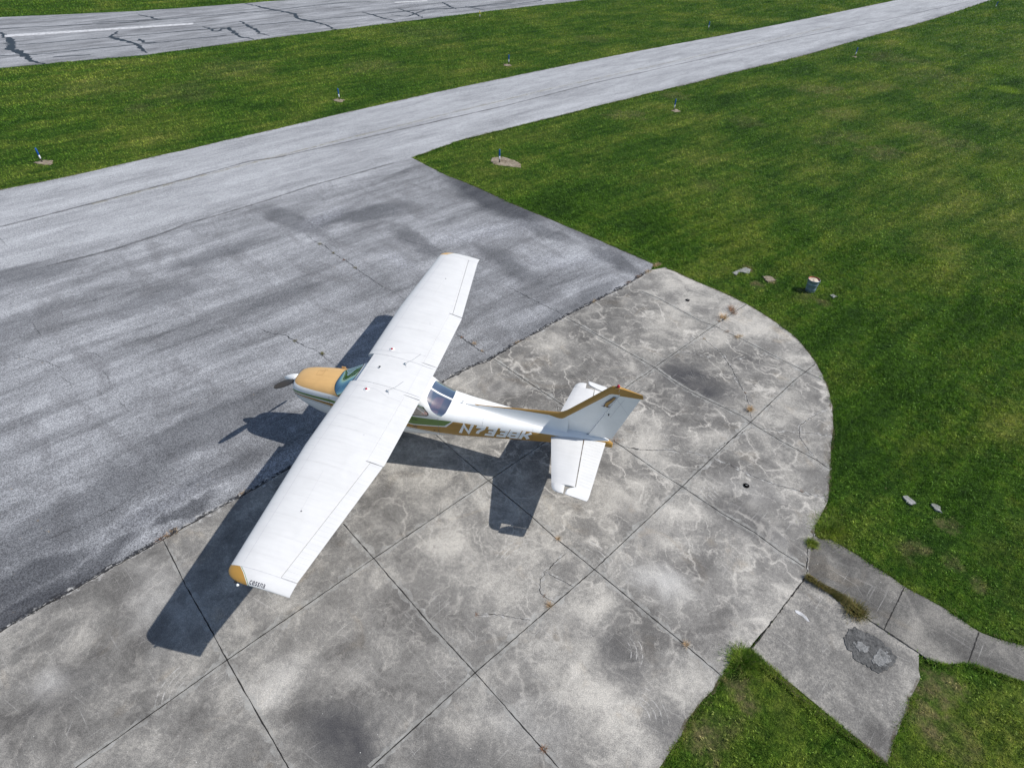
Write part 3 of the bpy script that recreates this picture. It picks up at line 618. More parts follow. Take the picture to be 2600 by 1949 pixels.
def blob(name, pts, z, mat, h=.012, parent=None, seed=0, amp=.012, step=.06):
    """low irregular mound with the given outline"""
    c = wob(pts, step, amp, seed, True); r = np.random.default_rng(seed)
    cen = np.mean(c, 0); n = len(c); V = []
    for k, (s, hh) in enumerate(((1., 0), (.93, 1.), (.7, 1.15), (.4, 1.05), (.15, 1.1))):
        for p in c: V.append((*(cen + (p - cen) * s), z + h * hh * (1 + (r.normal(0, .28) if k else 0))))
    F = [[k * n + i, k * n + (i + 1) % n, (k + 1) * n + (i + 1) % n, (k + 1) * n + i] for k in range(4) for i in range(n)]
    F.append([4 * n + i for i in range(n)])
    for f in F:
        a, b_, c_ = (np.array(V[i]) for i in f[:3])
        if np.cross(b_ - a, c_ - a)[2] < 0: f.reverse()
    return obj(name, V, F, mat, parent)


slab('cement_patch', wob(PATCH, .035, .014, 5, True), .004, M_CEMENT, .012, conc_slab)
slab('pale_crust', wob([(np.mean(PATCH2, 0) + (np.array(q) - np.mean(PATCH2, 0)) * .8) for q in PATCH2], .03, .022, 6, True), .012, M_CEMENT2, .008, conc_slab)
slab('grey_crust', wob([(np.mean(PATCH3, 0) + (np.array(q) - np.mean(PATCH3, 0)) * .8) for q in PATCH3], .03, .026, 7, True), .012, M_CEMENT2, .008, conc_slab)
wp = slab('paint_mark', wob(WHITE, .05, .006, 3, True), -.002, M_PAINT, .003, conc_slab)

DIRTP = []
def dirt(pts, seed, label):
    DIRTP.append(pts)
    tag(blob('dirt_patch', pts, -.04, M_DIRT, .016, None, seed, .03, .12), label, kind='structure')


dirt(DIRT[0], 1, 'bare oval of dirt round the nearest blue marker')
for i, p in enumerate(DIRTS_SMALL):
    dirt([(p[0] + (.42 - .05 * i) * (1 + .35 * math.sin(3 * a + i * 2)) * math.cos(a), p[1] + (.36 - .04 * i) * (1 + .35 * math.cos(2 * a + i)) * math.sin(a)) for a in np.linspace(0, 6.28, 12, endpoint=False)], 20 + i, 'small bare dirt patch at the foot of a blue marker')

stone_l = ['pale flat stone with a broken corner, nearest the pad corner', 'sunken stone half hidden in the dry patch left of the drum', 'tan flat stone sunk in the grass just left of the drum', 'small grey flat stone in the grass just right of the drum',
           'pale flat stone right of the curved pad edge, left of the low pair', 'grey flat stone in the grass above the tan patch, right one of the low pair']
for i, s in enumerate(STONE):
    if i == 1: continue
    tag(slab('flat_stone', wob(s, .05, .012, 30 + i, True), -.004, M_DIRT if i == 2 else M_STONE, .06), stone_l[i], 'stone', 'flat stones sunk in the grass')

# ---------------------------------------------------------------- grass blades
def inpoly(P, poly):
    poly = np.asarray(poly, float); x, y = P[:, 0], P[:, 1]; inside = np.zeros(len(P), bool)
    j = len(poly) - 1
    for i in range(len(poly)):
        xi, yi = poly[i]; xj, yj = poly[j]
        if yi != yj:
            c = ((yi > y) != (yj > y)) & (x < (xj - xi) * (y - yi) / (yj - yi) + xi)
            inside ^= c
        j = i
    return inside


def blades(name, P, h, w, mat, lean=.55, z0=-.045, seed=0, seg=1, rnd=None, az=None, parent=None):
    r = np.random.default_rng(seed); n = len(P)
    az = r.uniform(0, 6.283, n) if az is None else az
    tw = az + r.normal(0, .7, n)
    ln = np.abs(r.normal(lean, .28, n)).clip(.05, 1.3)
    d = np.stack([np.cos(az), np.sin(az)], 1); s = np.stack([-np.sin(tw), np.cos(tw)], 1)
    b0 = np.concatenate([P, np.full((n, 1), z0)], 1)
    V = np.empty((n, 5 if seg == 2 else 3, 3))
    wv = (w * .5)[:, None] * s
    V[:, 0, :2] = b0[:, :2] - wv; V[:, 1, :2] = b0[:, :2] + wv; V[:, 0, 2] = V[:, 1, 2] = z0
    tip = np.concatenate([P + d * (h * np.sin(ln))[:, None], (z0 + h * np.cos(ln))[:, None]], 1)
    if seg == 2:
        mid = np.concatenate([P + d * (h * .5 * np.sin(ln * .6))[:, None], (z0 + h * .5 * np.cos(ln * .6))[:, None]], 1)
        V[:, 2, :] = mid; V[:, 2, :2] += wv * .8; V[:, 3, :] = mid; V[:, 3, :2] -= wv * .8; V[:, 4] = tip
        loops = np.array([0, 1, 2, 3, 3, 2, 4]); starts = np.array([0, 4]); nv = 5
    else:
        V[:, 2] = tip; loops = np.array([0, 1, 2]); starts = np.array([0]); nv = 3
    me = bpy.data.meshes.new(name)
    off = np.array(parent['_o']) if parent is not None else np.zeros(3)
    me.vertices.add(n * nv); me.vertices.foreach_set('co', (V - off).astype(np.float32).ravel())
    L = (np.arange(n)[:, None] * nv + loops[None]).ravel(); me.loops.add(len(L)); me.loops.foreach_set('vertex_index', L.astype(np.int32))
    S = (np.arange(n)[:, None] * len(loops) + starts[None]).ravel(); me.polygons.add(len(S)); me.polygons.foreach_set('loop_start', S.astype(np.int32))
    me.update(calc_edges=True); me.validate()
    at = me.attributes.new('rnd', 'FLOAT', 'POINT')
    rv = r.uniform(0, 1, n) if rnd is None else rnd
    at.data.foreach_set('value', np.repeat(rv, nv).astype(np.float32))
    me.materials.append(mat)
    o = bpy.data.objects.new(name, me); COL.objects.link(o)
    if parent is not None: o.parent = parent
    return o


PAVE = [np.array(q) for q in (asph, runp, pad, slabp, walkp)]
NOGRASS = [np.array(q) for q in DIRTP] + [np.mean(s, 0) + (np.array(s) - np.mean(s, 0)) * .72 for i, s in enumerate(STONE) if i != 1]
cxy = np.array([CAM.x, CAM.y]); vdir = np.array([.1608593, -.7394218]); vdir /= np.linalg.norm(vdir); v0 = math.atan2(vdir[1], vdir[0])


def field(n, r0, r1, pw, seed):
    r = np.random.default_rng(seed)
    u = r.uniform(0, 1, n)
    R = r0 * (r1 / r0) ** u if pw == 0 else (r0 ** pw + u * (r1 ** pw - r0 ** pw)) ** (1 / pw)
    A = v0 + r.uniform(-1, 1, n) * (1.0 + .5 * np.clip((16 - R) / 8, 0, 1))
    return cxy + np.stack([R * np.cos(A), R * np.sin(A)], 1)


def tall(P):
    """patchy height, like mown turf seen from a few metres up"""
    x, y = P[:, 0], P[:, 1]
    return 1 + .22 * np.sin(x * 1.7 + 1.3 * np.sin(y * 1.1)) + .18 * np.sin(y * 2.9 + x * .7) + .12 * np.sin(x * 6.1 - y * 4.3)


def vnoise(P, sc, seed):
    """bilinear value noise, for clumps"""
    r = np.random.default_rng(seed); T = r.uniform(0, 1, (256, 256))
    q = P * sc; i = np.floor(q).astype(int); f = q - i; f = f * f * (3 - 2 * f)
    a = T[i[:, 0] % 256, i[:, 1] % 256]; b = T[(i[:, 0] + 1) % 256, i[:, 1] % 256]; c = T[i[:, 0] % 256, (i[:, 1] + 1) % 256]; d = T[(i[:, 0] + 1) % 256, (i[:, 1] + 1) % 256]
    return (a * (1 - f[:, 0]) + b * f[:, 0]) * (1 - f[:, 1]) + (c * (1 - f[:, 0]) + d * f[:, 0]) * f[:, 1]


def keep_grass(P):
    k = np.ones(len(P), bool)
    for q in PAVE: k &= ~inpoly(P, q)
    for q in NOGRASS: k &= ~inpoly(P, q)
    # thinner over tan and bare patches
    r = np.random.default_rng(3)
    for (c, rad, s) in TANS:
        if rad < 1: k &= ~((np.hypot(P[:, 0] - c[0], P[:, 1] - c[1]) < rad * .8) & (r.uniform(0, 1, len(P)) < s * .75))
    return k


P = field(1500000, 4., 26., 1., 11); P = P[keep_grass(P)]
V1 = vnoise(P, 7., 1) * .55 + vnoise(P, 17., 2) * .45; V2 = vnoise(P, 1.6, 3)
k = V1 + .35 * (V2 - .5) > rng.uniform(.05, .62, len(P)); P = P[k]; V1 = V1[k]; V2 = V2[k]
D = np.hypot(*(P - cxy).T); m = rng.uniform(0, 1, len(P))
h = (.018 + .075 * V1 * (.5 + V2) * (.5 + .7 * m) + .0009 * D); w = .0048 + .00044 * D
clump = np.clip(.55 * rng.uniform(0, 1, len(P)) + .75 * (V1 - .15), 0, .92) + (rng.uniform(0, 1, len(P)) > .985) * .08
tag(blades('mown_grass', P, h, w, M_BLADE, .8, seed=1, rnd=clump), 'short mown grass blades covering the near field', 'grass', kind='stuff')
P = field(60000, 4., 30., 1., 31); P = P[keep_grass(P)]; V3 = vnoise(P, 1.1, 5); k = V3 > .45; P = P[k]; D = np.hypot(*(P - cxy).T)
tag(blades('clover_and_weeds', P, .035 + .03 * rng.uniform(0, 1, len(P)), .016 + .0009 * D, M_BLADE, 1.15, z0=-.012, seed=8, seg=2, rnd=rng.uniform(.45, .92, len(P))), 'broad leaved clover and weeds mixed into the near turf', 'weeds', kind='stuff')
P = field(600000, 26., 110., .35, 12); P = P[keep_grass(P)]
D = np.hypot(*(P - cxy).T); V1 = vnoise(P, 3., 4) * .6 + vnoise(P, 1., 6) * .4
tag(blades('distant_grass', P, (.03 + .0011 * D + .06 * V1) * rng.uniform(.6, 1.2, len(P)), .0045 + .0007 * D, M_BLADE, .8, seed=2, rnd=np.clip(.5 * rng.uniform(0, 1, len(P)) + .8 * (V1 - .15), 0, .92)), 'mown grass of the far field beyond the apron', 'grass', kind='stuff')


def along(pl, n, sp, seed, lo=0):
    r = np.random.default_rng(seed); pl = np.array(pl, float); sg = np.diff(pl, axis=0); L = np.hypot(*sg.T); cs = np.concatenate([[0], np.cumsum(L)])
    t = r.uniform(0, cs[-1], n); i = np.clip(np.searchsorted(cs, t) - 1, 0, len(L) - 1); f = (t - cs[i]) / L[i]
    nr = np.stack([-sg[i][:, 1], sg[i][:, 0]], 1) / L[i][:, None]
    return pl[i] + sg[i] * f[:, None] + nr * r.uniform(-sp, sp, n)[:, None]


E = [along(wob(PAD_EDGE, .2, .010, 6), 15000, .09, 1), along(wob(APRON_E[1:], .3, .014, 3), 13000, .09, 2), along(wob(PAD_BOT[1:], .2, .022, 7), 7000, .10, 3), along(wob(SLAB[5:], .2, .006, 9), 7000, .07, 4),
     along(WALK[3:13], 9000, .08, 5), along(WALK[15:20], 4000, .06, 6), along(TAXI_NEAR[:5], 16000, .09, 7), along(TAXI_FAR[:8], 16000, .09, 8)]
P = np.concatenate(E + E[:4]); P = P + np.random.default_rng(77).normal(0, .012, P.shape); k = np.ones(len(P), bool)
for q in PAVE: k &= ~inpoly(P, q)
k |= np.random.default_rng(78).uniform(0, 1, len(P)) < .10 * (vnoise(P, 2.2, 9) > .55)
P = P[k]; D = np.hypot(*(P - cxy).T)
tag(blades('edge_grass', P, rng.uniform(.045, .105, len(P)) * (.6 + .8 * vnoise(P, 3., 12)), .006 + .0003 * D, M_BLADE, .8, seed=5, seg=2), 'taller unmown grass fringe along the pavement edges', 'grass', kind='stuff')

# tall tufts and weeds, each a thing
M_GREENW = mat_blades('weed_green', ((.035, .075, .02), (.10, .17, .045)))
M_OLIVE = mat_blades('weed_olive', ((.11, .13, .035), (.26, .19, .08)))
M_STRAW = mat_blades('weed_straw', ((.38, .25, .14), (.66, .48, .32)))
M_RUST = mat_blades('weed_rust', ((.16, .075, .04), (.36, .19, .11)))


def pieces(name, parts, mat, parent):
    for v, f in parts: obj(name, v, f, mat, parent)


def tuft(name, loc, n, ln, spread, mat, label, cat='weed', group=None, lean=.9, z0=0., w=.006, pts=None, seed=0, elong=None):
    r = np.random.default_rng(seed + 1000)
    rt = root(name, (loc[0], loc[1], z0), label, cat, group)
    if pts is not None: P = along(pts, n, spread, seed)
    else:
        P = np.array(loc) + r.normal(0, spread, (n, 2))
        if elong: P = np.array(loc) + (P - np.array(loc)) @ np.array([[math.cos(elong[0]), -math.sin(elong[0])], [math.sin(elong[0]), math.cos(elong[0])]]) * np.array([elong[1], 1.]) @ np.array([[math.cos(elong[0]), math.sin(elong[0])], [-math.sin(elong[0]), math.cos(elong[0])]])
    az = np.arctan2(P[:, 1] - loc[1], P[:, 0] - loc[0]) + r.normal(0, .6, n) if pts is None else None
    blades('blades', P, r.uniform(.45, 1., n) * ln, np.full(n, w), mat, lean, z0, seed, 2, None, az, rt)
    return rt


GJ = 'dry weeds growing in the pavement joints'
WL = [(0, M_STRAW, .16, 110, .07, 'straw coloured weed where asphalt, concrete pad and grass meet'), (1, M_STRAW, .14, 80, .06, 'tan weed on the asphalt edge, second from the grass corner'), (2, M_RUST, .11, 60, .06, 'brown weed on the asphalt edge, third from the grass corner'),
      (3, M_RUST, .22, 170, .07, 'large brown tuft on the pad joint close to the curved grass edge'), (4, M_STRAW, .26, 130, .07, 'pale sprawling weed right below the large brown tuft'), (5, M_RUST, .09, 50, .03, 'small brown weed just above the joint crossing nearest the grass'),
      (7, M_RUST, .09, 50, .04, 'small brown weed on the joint below the crossing nearest the grass'), (8, M_STRAW, .13, 90, .05, 'bushy tan weed lying along the joint right of the crossing nearest the grass'), (9, M_STRAW, .07, 30, .03, 'tiny pinkish weed at the head of a long slab crack'),
      (10, M_RUST, .05, 25, .02, 'tiny olive weed halfway down the long crack behind the tail'), (11, M_STRAW, .17, 120, .05, 'fluffy tan weed at the foot of the long crack behind the tail'), (12, M_STRAW, .15, 45, .015, 'spidery orange weed on the joint between tail shadow and broken slab corner'),
      (13, M_STRAW, .17, 60, .018, 'spidery orange weed at the lower point of the broken slab corner'), (14, M_RUST, .05, 25, .02, 'tiny dark weed on the curved crack of the broken slab corner'), (15, M_RUST, .06, 25, .02, 'tiny red brown weed on a hairline crack left of the broken slab corner'),
      (16, M_STRAW, .12, 70, .03, 'tan weed on the joint near the tall grass at the lower right'), (17, M_RUST, .10, 60, .025, 'red brown weed on the joint at the bottom edge of the photo'), (19, M_OLIVE, .14, 50, .05, 'yellow green weed on the apron crack, topmost of that row'),
      (20, M_OLIVE, .10, 40, .04, 'olive weed on the apron crack, second from the top'), (21, M_RUST, .08, 40, .04, 'brown weed on the apron crack, third from the top'), (22, M_OLIVE, .11, 40, .04, 'yellow green weed on the apron crack, lowest of that row'),
      (24, M_OLIVE, .09, 50, .03, 'green weed on the apron crack left of the one beside the cowling'), (25, M_OLIVE, .12, 80, .035, 'green weed on the apron crack right beside the gold cowling'), (26, M_RUST, .07, 40, .03, 'olive brown weed just behind the far wing flap'),
      (27, M_STRAW, .12, 60, .04, 'pinkish tan weed on the crack behind the far wing flap'), (28, M_STRAW, .08, 40, .03, 'small tan weed between far wing flap and the pad edge'), (30, M_RUST, .08, 60, .05, 'brown weed in the asphalt edge between the two seams'),
      (31, M_STRAW, .09, 60, .04, 'tan weed at the asphalt edge beside the dark slab'), (33, M_STRAW, .09, 60, .04, 'tan weed at the asphalt edge just behind the far wing root'), (34, M_STRAW, .07, 60, .05, 'tan weed at the asphalt edge where the near wing shadow crosses it'),
      (36, M_STRAW, .09, 90, .07, 'straw weed in the asphalt edge left of the near wing shadow'), (35, M_RUST, .08, 60, .05, 'brown weed at the asphalt edge where the leftmost pad joint starts'), (42, M_RUST, .10, 70, .05, 'rusty weed on the joint directly behind the rudder'), (44, M_RUST, .06, 30, .02, 'tiny rusty weed on the crack at the curved pad edge')]
for q, (i, mt, ln, n, sp, lb) in enumerate(WL):
    el = (math.atan2(.83, .557), 2.2) if i in (0, 1, 2, 30, 31, 33, 34, 35, 36) else ((1.9, 2.5) if i == 3 else ((.65, 2.2) if i in (7, 8, 42) else None))
    tuft('weed', WEED[i], n, ln, sp * .6, mt, lb, 'weed', GJ, .95, -.004, .005 if i not in (0, 3, 4, 8, 11) else .007, None, q, el)
tuft('weed_strip', TUFT_STRIP[4], 2200, .17, .07, M_OLIVE, 'long olive and brown weed growth between slab and path', 'weeds', None, .8, -.01, .007, TUFT_STRIP, 50)
tuft('weed_clump', TUFT_STRIP[7], 1100, .15, .09, M_OLIVE, 'thick brown tipped weed clump at the lower end of the weed strip', 'weeds', None, .9, -.01, .007, None, 51)
tuft('grass_tuft', TUFT[0], 700, .13, .05, M_BLADE, 'green grass tuft in the gap where pad and path meet', 'grass tuft', None, .8, -.01, .006, None, 52)
tuft('grass_tuft', (TUFT[1][0] - .08, TUFT[1][1] - .02), 4600, .10, .17, M_BLADE, 'broad overgrown grass clump bulging over the pad edge above the path', 'grass tuft', None, .8, -.03, .007, None, 53)
tuft('grass_tuft', (TUFT[2][0] - .12, TUFT[2][1] + .14), 3600, .14, .12, M_BLADE, 'tall spiky grass tuft where the pad meets the single slab', 'grass tuft', None, .75, -.03, .008, None, 54)

# ---------------------------------------------------------------- tie-down holes
M_HOLE = flat('hole_black', (.006, .006, .007), .9)
M_STEEL = flat('tie_steel', (.45, .45, .45), .4, .15, 30, metal=.6)
for q, (p, lb) in enumerate(zip(HOLE, ('round black tie-down hole in the pad near the curved grass corner', 'round black tie-down hole with a steel ring in the pad, right of the tail'))):
    rt = root('tie_down', (p[0], p[1], 0), lb, 'tie-down', 'tie-down anchors in the concrete pad')
    V, F = lathe([(.068, .002), (.074, .008), (.062, .009), (.058, .0035)], (p[0], p[1], .001), 'z', 28)
    obj('collar', V, F[:-2], M_BLACKISH, rt, True)
    V, F = lathe([(.060, .0052), (.001, .0052)], (p[0], p[1], 0), 'z', 28); obj('recess', V, F, M_HOLE, rt)
    V, F = tube([(p[0] + .022 * math.cos(t), p[1] + .022 * math.sin(t) * .7, .02 + .012 * math.sin(t)) for t in np.linspace(0, 6.28, 14)], .0045, 6)
    obj('ring', V, F, M_STEEL, rt, True)

# ---------------------------------------------------------------- blue taxiway markers
M_BLUE = flat('marker_blue', (.010, .085, .36), .4, .12, 12)
M_MWHITE = flat('marker_white', (.72, .74, .80), .5, .1, 12)
M_DARK = flat('marker_base', (.03, .022, .016), .8, .2, 12)
M_YEL = flat('marker_yellow', (.62, .50, .06), .5, .1, 12)
ML = ['blue taxiway marker nearest the left edge of the photo, beyond the taxiway', 'blue taxiway marker on a dirt patch beyond the taxiway, second from the left', 'blue taxiway marker beyond the taxiway, third from the left', 'small distant blue marker beyond the taxiway, fourth from the left',
      'nearest blue taxiway marker, standing in the large bare dirt oval', 'blue taxiway marker on the near side grass, next after the dirt oval one', 'blue taxiway marker on the near side grass, far right with bare soil', 'tiny most distant blue marker near the top right corner']


def marker(p, label, top, group):
    rt = root('edge_marker', (p[0], p[1], -.04), label, 'marker', group)
    V, F = lathe([(.055, -.04), (.05, -.02), (.026, .02), (.024, .14)], (p[0], p[1], 0), 'z', 14); obj('base', V, F, M_DARK, rt, True)
    V, F = lathe([(.030, .12), (.034, .125), (.034, .29), (.03, .292)], (p[0], p[1], 0), 'z', 14); obj('reflective_band', V, F, M_MWHITE, rt, True)
    V, F = lathe([(.036, .285), (.038, .29), (.038, .575), (.033, .60), (.012, .612), (.001, .613)], (p[0], p[1], 0), 'z', 14); obj('tube', V, F, top, rt, True)
    return rt


for p, lb in zip(MARK, ML): marker(p, lb, M_BLUE, 'blue markers along the taxiway edges')
marker(YMARK[0], 'pale yellow marker beside the runway edge', M_YEL, None)

# ---------------------------------------------------------------- steel drum in the grass
bx_, by_ = BUCKET[0]
M_DRUM = flat('galvanised_blue_grey', (.20, .27, .33), .45, .25, 9, metal=.35)
M_RUSTI = flat('drum_rust', (.33, .10, .06), .85, .3, 14)
M_SAND = flat('drum_sand', (.55, .47, .37), .95, .2, 16)
dr = root('drum', (bx_, by_, -.045), 'small blue grey steel drum filled with sand, standing in the grass', 'drum')
prof = [(.128, -.045), (.132, -.03), (.134, .05), (.140, .06), (.136, .07), (.146, .24), (.152, .25), (.147, .26), (.155, .395), (.163, .405), (.163, .415), (.155, .42)]
V, F = lathe([(r_ * 1.24, h_) for r_, h_ in prof], (bx_, by_, 0), 'z', 32); obj('shell', V, F[:-1], M_DRUM, dr, True)
V, F = lathe([(.192, .42), (.186, .41), (.181, .33)], (bx_, by_, 0), 'z', 32); obj('inner_wall', V, F[:-2], M_RUSTI, dr, True)
V = []; F = []
for i in range(6):
    for k in range(32):
        t = k / 32 * 6.2832; r_ = .182 * (1 - i / 5.2); V.append((bx_ + r_ * math.cos(t), by_ + r_ * math.sin(t),   .372 + .012 * math.sin(3 * t + i) * (i > 0) + .008 * i))
for i in range(5):
    for k in range(32): F.append([i * 32 + k, i * 32 + (k + 1) % 32, (i + 1) * 32 + (k + 1) % 32, (i + 1) * 32 + k])
F.append([5 * 32 + k for k in range(32)]); obj('sand', V, F, M_SAND, dr, True)
V, F = tube([(bx_ - .19, by_ + .02, .38), (bx_ - .22, by_ + .02, .33), (bx_ - .23, by_, .28), (bx_ - .21, by_ - .02, .24)], .006, 6); obj('handle', V, F, M_STEEL, dr, True)
V, F = tube([(bx_ + .19, by_ - .02, .38), (bx_ + .22, by_ - .03, .35), (bx_ + .225, by_ - .03, .30)], .006, 6); obj('handle', V, F, M_STEEL, dr, True)

# ================================================================ the light aircraft
AC = root('light_aircraft', (-1.2, 0, 0), 'white high-wing single-engine aeroplane with gold and green stripes, registration N733BK', 'aeroplane')


def paint(name, rgb, rough=.32, dirt=.10, coat=.25):
    b = NB(name); p = b.pos()
    n = b.noise(p, 2.2, 5., .65, .4); n2 = b.noise(b.rot(p, 0, (.5, 5., 1.)), 3., 4., .6)
    k = b.math('ADD', b.math('MULTIPLY', n, .6), b.math('MULTIPLY', n2, .4))
    c = b.mix(b.map(k, .35, .65), tuple(x * (1 - dirt) for x in rgb) + (1,), tuple(rgb) + (1,))
    fn = b.noise(p, 60., 2., .6)
    c = b.mix(b.map(fn, .70, .74, 0, .10), c, (.25, .22, .18, 1))
    m = b.fin(c, rough, spec=.4)
    b.b.inputs['Coat Weight'].default_value = coat; b.b.inputs['Coat Roughness'].default_value = .15
    return m


M_WING = paint('dimmed_wing_white', (.66, .655, .645))  # same white paint, darkened to hold back the glare of full sun
M_WHITE = paint('white_paint', (.85, .85, .84))  # white raised in colour to stand in for fill light on shaded sides
M_RIV = flat('rivet_row', (.585, .58, .575), .6, .08, 40)
M_GOLD = paint('gold_brown_paint', (.43, .24, .055), dirt=.14)
M_COWLG = paint('faded_gold_paint', (.68, .42, .17), .4, .14, .12)
M_GREEN = paint('green_paint', (.17, .27, .075), dirt=.12)
M_TRIM = flat('trim_brown', (.12, .06, .03), .4)
M_BLACK = flat('black_rubber', (.018, .018, .02), .5, .2, 20)
M_SEAMW = flat('panel_seam', (.50, .50, .52), .6, .1, 30)
M_GAP = flat('panel_gap', (.17, .17, .18), .7, .2, 30)
M_METAL = flat('bare_metal', (.55, .56, .57), .3, .1, 30, metal=.8)
M_TEXTW = flat('lettering_white', (.90, .90, .89), .4, .03)  # raised white: fill light painted into the shaded registration letters
M_TEXTB = flat('lettering_black', (.03, .03, .05), .4, .03)
M_RED = flat('red_plastic', (.38, .012, .035), .25, .1, 30)
M_TAN = flat('beige_upholstery', (.52, .41, .33), .85, .2, 14)
M_MAROON = flat('maroon_upholstery', (.40, .13, .10), .85, .2, 12)
M_PANEL = flat('instrument_black', (.03, .035, .035), .6, .2, 14)
M_PAPER = flat('white_paper', (.80, .82, .80), .8, .05, 8)


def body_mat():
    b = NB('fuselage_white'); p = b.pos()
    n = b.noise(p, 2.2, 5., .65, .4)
    c = b.mix(b.map(n, .35, .65), (.79, .79, .78, 1), (.85, .85, .84, 1))  # fuselage white lifted likewise, painting fill light into its shaded side
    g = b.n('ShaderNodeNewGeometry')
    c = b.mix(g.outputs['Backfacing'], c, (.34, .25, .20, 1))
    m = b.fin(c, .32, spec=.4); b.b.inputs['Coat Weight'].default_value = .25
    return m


def glass(name, tint, refl=1., base=.07, gc=(.85, .95, 1, 1)):
    b = NB(name)
    tr = b.n('ShaderNodeBsdfTransparent'); tr.inputs[0].default_value = tint + (1,)
    gl = b.n('ShaderNodeBsdfGlossy'); gl.inputs['Roughness'].default_value = .03; gl.inputs[0].default_value = gc
    fr = b.n('ShaderNodeFresnel'); fr.inputs[0].default_value = 1.55
    mx = b.n('ShaderNodeMixShader')
    b.put(mx.inputs[0], b.math('MULTIPLY_ADD', fr.outputs[0], refl, base))
    b.t.links.new(tr.outputs[0], mx.inputs[1]); b.t.links.new(gl.outputs[0], mx.inputs[2]); b.t.links.new(mx.outputs[0], b.out.inputs[0])
    return b.m


M_BODY = body_mat()
M_WSH = glass('tinted_windshield', (.42, .74, .74), 1.6, .30, (.62, .92, 1, 1))
M_GLS = glass('cabin_glass', (.86, .91, .96), 1.8, .42, (1, 1, 1, 1))

# ---- fuselage lofted through stations: x, top, bottom, half width, mid height, squareness
ST = np.array([
    [1.085, 1.580, 1.33, .235, 1.45, 2.2], [1.072, 1.615, 1.28, .300, 1.45, 2.35], [1.03, 1.655, 1.19, .360, 1.44, 2.5], [.94, 1.690, 1.085, .405, 1.42, 2.7], [.75, 1.725, .960, .445, 1.41, 2.8],
    [.45, 1.755, .82, .485, 1.38, 2.9], [.15, 1.778, .76, .515, 1.36, 3.0], [-.06, 1.79, .74, .530, 1.36, 3.1], [-.20, 1.860, .74, .535, 1.36, 3.2], [-.40, 1.985, .74, .54, 1.36, 3.3], [-.60, 2.10, .74, .545, 1.36, 3.5],
    [-.76, 2.175, .74, .548, 1.36, 3.7], [-.90, 2.165, .74, .55, 1.36, 4.], [-1.2, 2.15, .74, .55, 1.36, 4.], [-1.7, 2.12, .75, .55, 1.36, 4.], [-2.05, 2.065, .78, .542, 1.36, 3.9], [-2.22, 2.0, .80, .536, 1.36, 3.6], [-2.32, 1.93, .81, .53, 1.36, 3.4],
    [-2.5, 1.820, .835, .518, 1.355, 3.2], [-2.8, 1.700, .925, .492, 1.345, 3.0], [-3.2, 1.638, .985, .456, 1.33, 2.85], [-3.6, 1.612, 1.02, .418, 1.32, 2.7], [-4.2, 1.565, 1.06, .358, 1.31, 2.6], [-4.8, 1.520, 1.095, .295, 1.31, 2.5],
    [-5.3, 1.475, 1.115, .240, 1.31, 2.4], [-5.8, 1.425, 1.10, .175, 1.30, 2.2], [-6.2, 1.375, 1.11, .105, 1.26, 2.1], [-6.42, 1.32, 1.11, .06, 1.22, 2.], [-6.53, 1.24, 1.12, .03, 1.18, 2.]])
XS = np.concatenate([[1.085, 1.08, 1.072, 1.06, 1.045, 1.03], np.arange(1.0, -6.41, -.04), [-6.42, -6.45, -6.48, -6.51, -6.53]])
PR = np.stack([np.interp(-XS, -ST[:, 0], ST[:, i]) for i in range(1, 6)], 1)
for _ in range(2):
    Q = PR.copy(); Q[7:-6] = (PR[6:-7] + 2 * PR[7:-6] + PR[8:-5]) / 4; PR = Q


def prof(x): return [float(np.interp(-x, -XS, PR[:, i])) for i in range(5)]


def low_n(x, n): return n + 2.6 * float(np.clip((-x - 2.3) / .8, 0, 1)) * float(np.clip((6.5 + x) / 1.0, 0, 1))


def surf_y(x, z, side=1):
    zt, zb, hw, zc, n = prof(x)
    if z < zc: n = low_n(x, n)
    u = (z - zc) / (zt - zc) if z > zc else (zc - z) / (zc - zb)
    return side * hw * max(0., 1 - min(1., abs(u)) ** n) ** (1 / n)


NR = 72
secs = []
for x, (zt, zb, hw, zc, n) in zip(XS, PR):
    ring = []
    for k in range(NR):
        t = 2 * math.pi * k / NR; c, s = math.cos(t), math.sin(t); m_ = n if c >= 0 else low_n(x, n)
        y = hw * math.copysign(abs(s) ** (2 / m_), s); r = abs(c) ** (2 / m_)
        ring.append((x, y, zc + (zt - zc) * r if c >= 0 else zc - (zc - zb) * r))
    secs.append(ring)
V, F = loft(secs)
F = [f[::-1] for f in F]
bm = bmesh.new()
bv = [bm.verts.new(v) for v in V]
for f in F: bm.faces.new([bv[i] for i in f])
bm.faces.ensure_lookup_table()
bmesh.ops.recalc_face_normals(bm, faces=bm.faces[:])


def cut(bm, fn, near=None):
    val = {}
    for v in bm.verts:
        q = fn(v.co); val[v] = q if abs(q) > 1e-5 else 1e-5
    new = set()
    for e in list(bm.edges):
        a, c = e.verts
        if val[a] * val[c] < 0 and (near is None or near(a.co)):
            t = val[a] / (val[a] - val[c])
            _, nv = bmesh.utils.edge_split(e, a, t)
            val[nv] = 0; new.add(nv)
    for f in list(bm.faces):
        vs = [v for v in f.verts if v in new]
        if len(vs) == 2:
            try: bmesh.utils.face_split(f, vs[0], vs[1])
            except Exception: pass


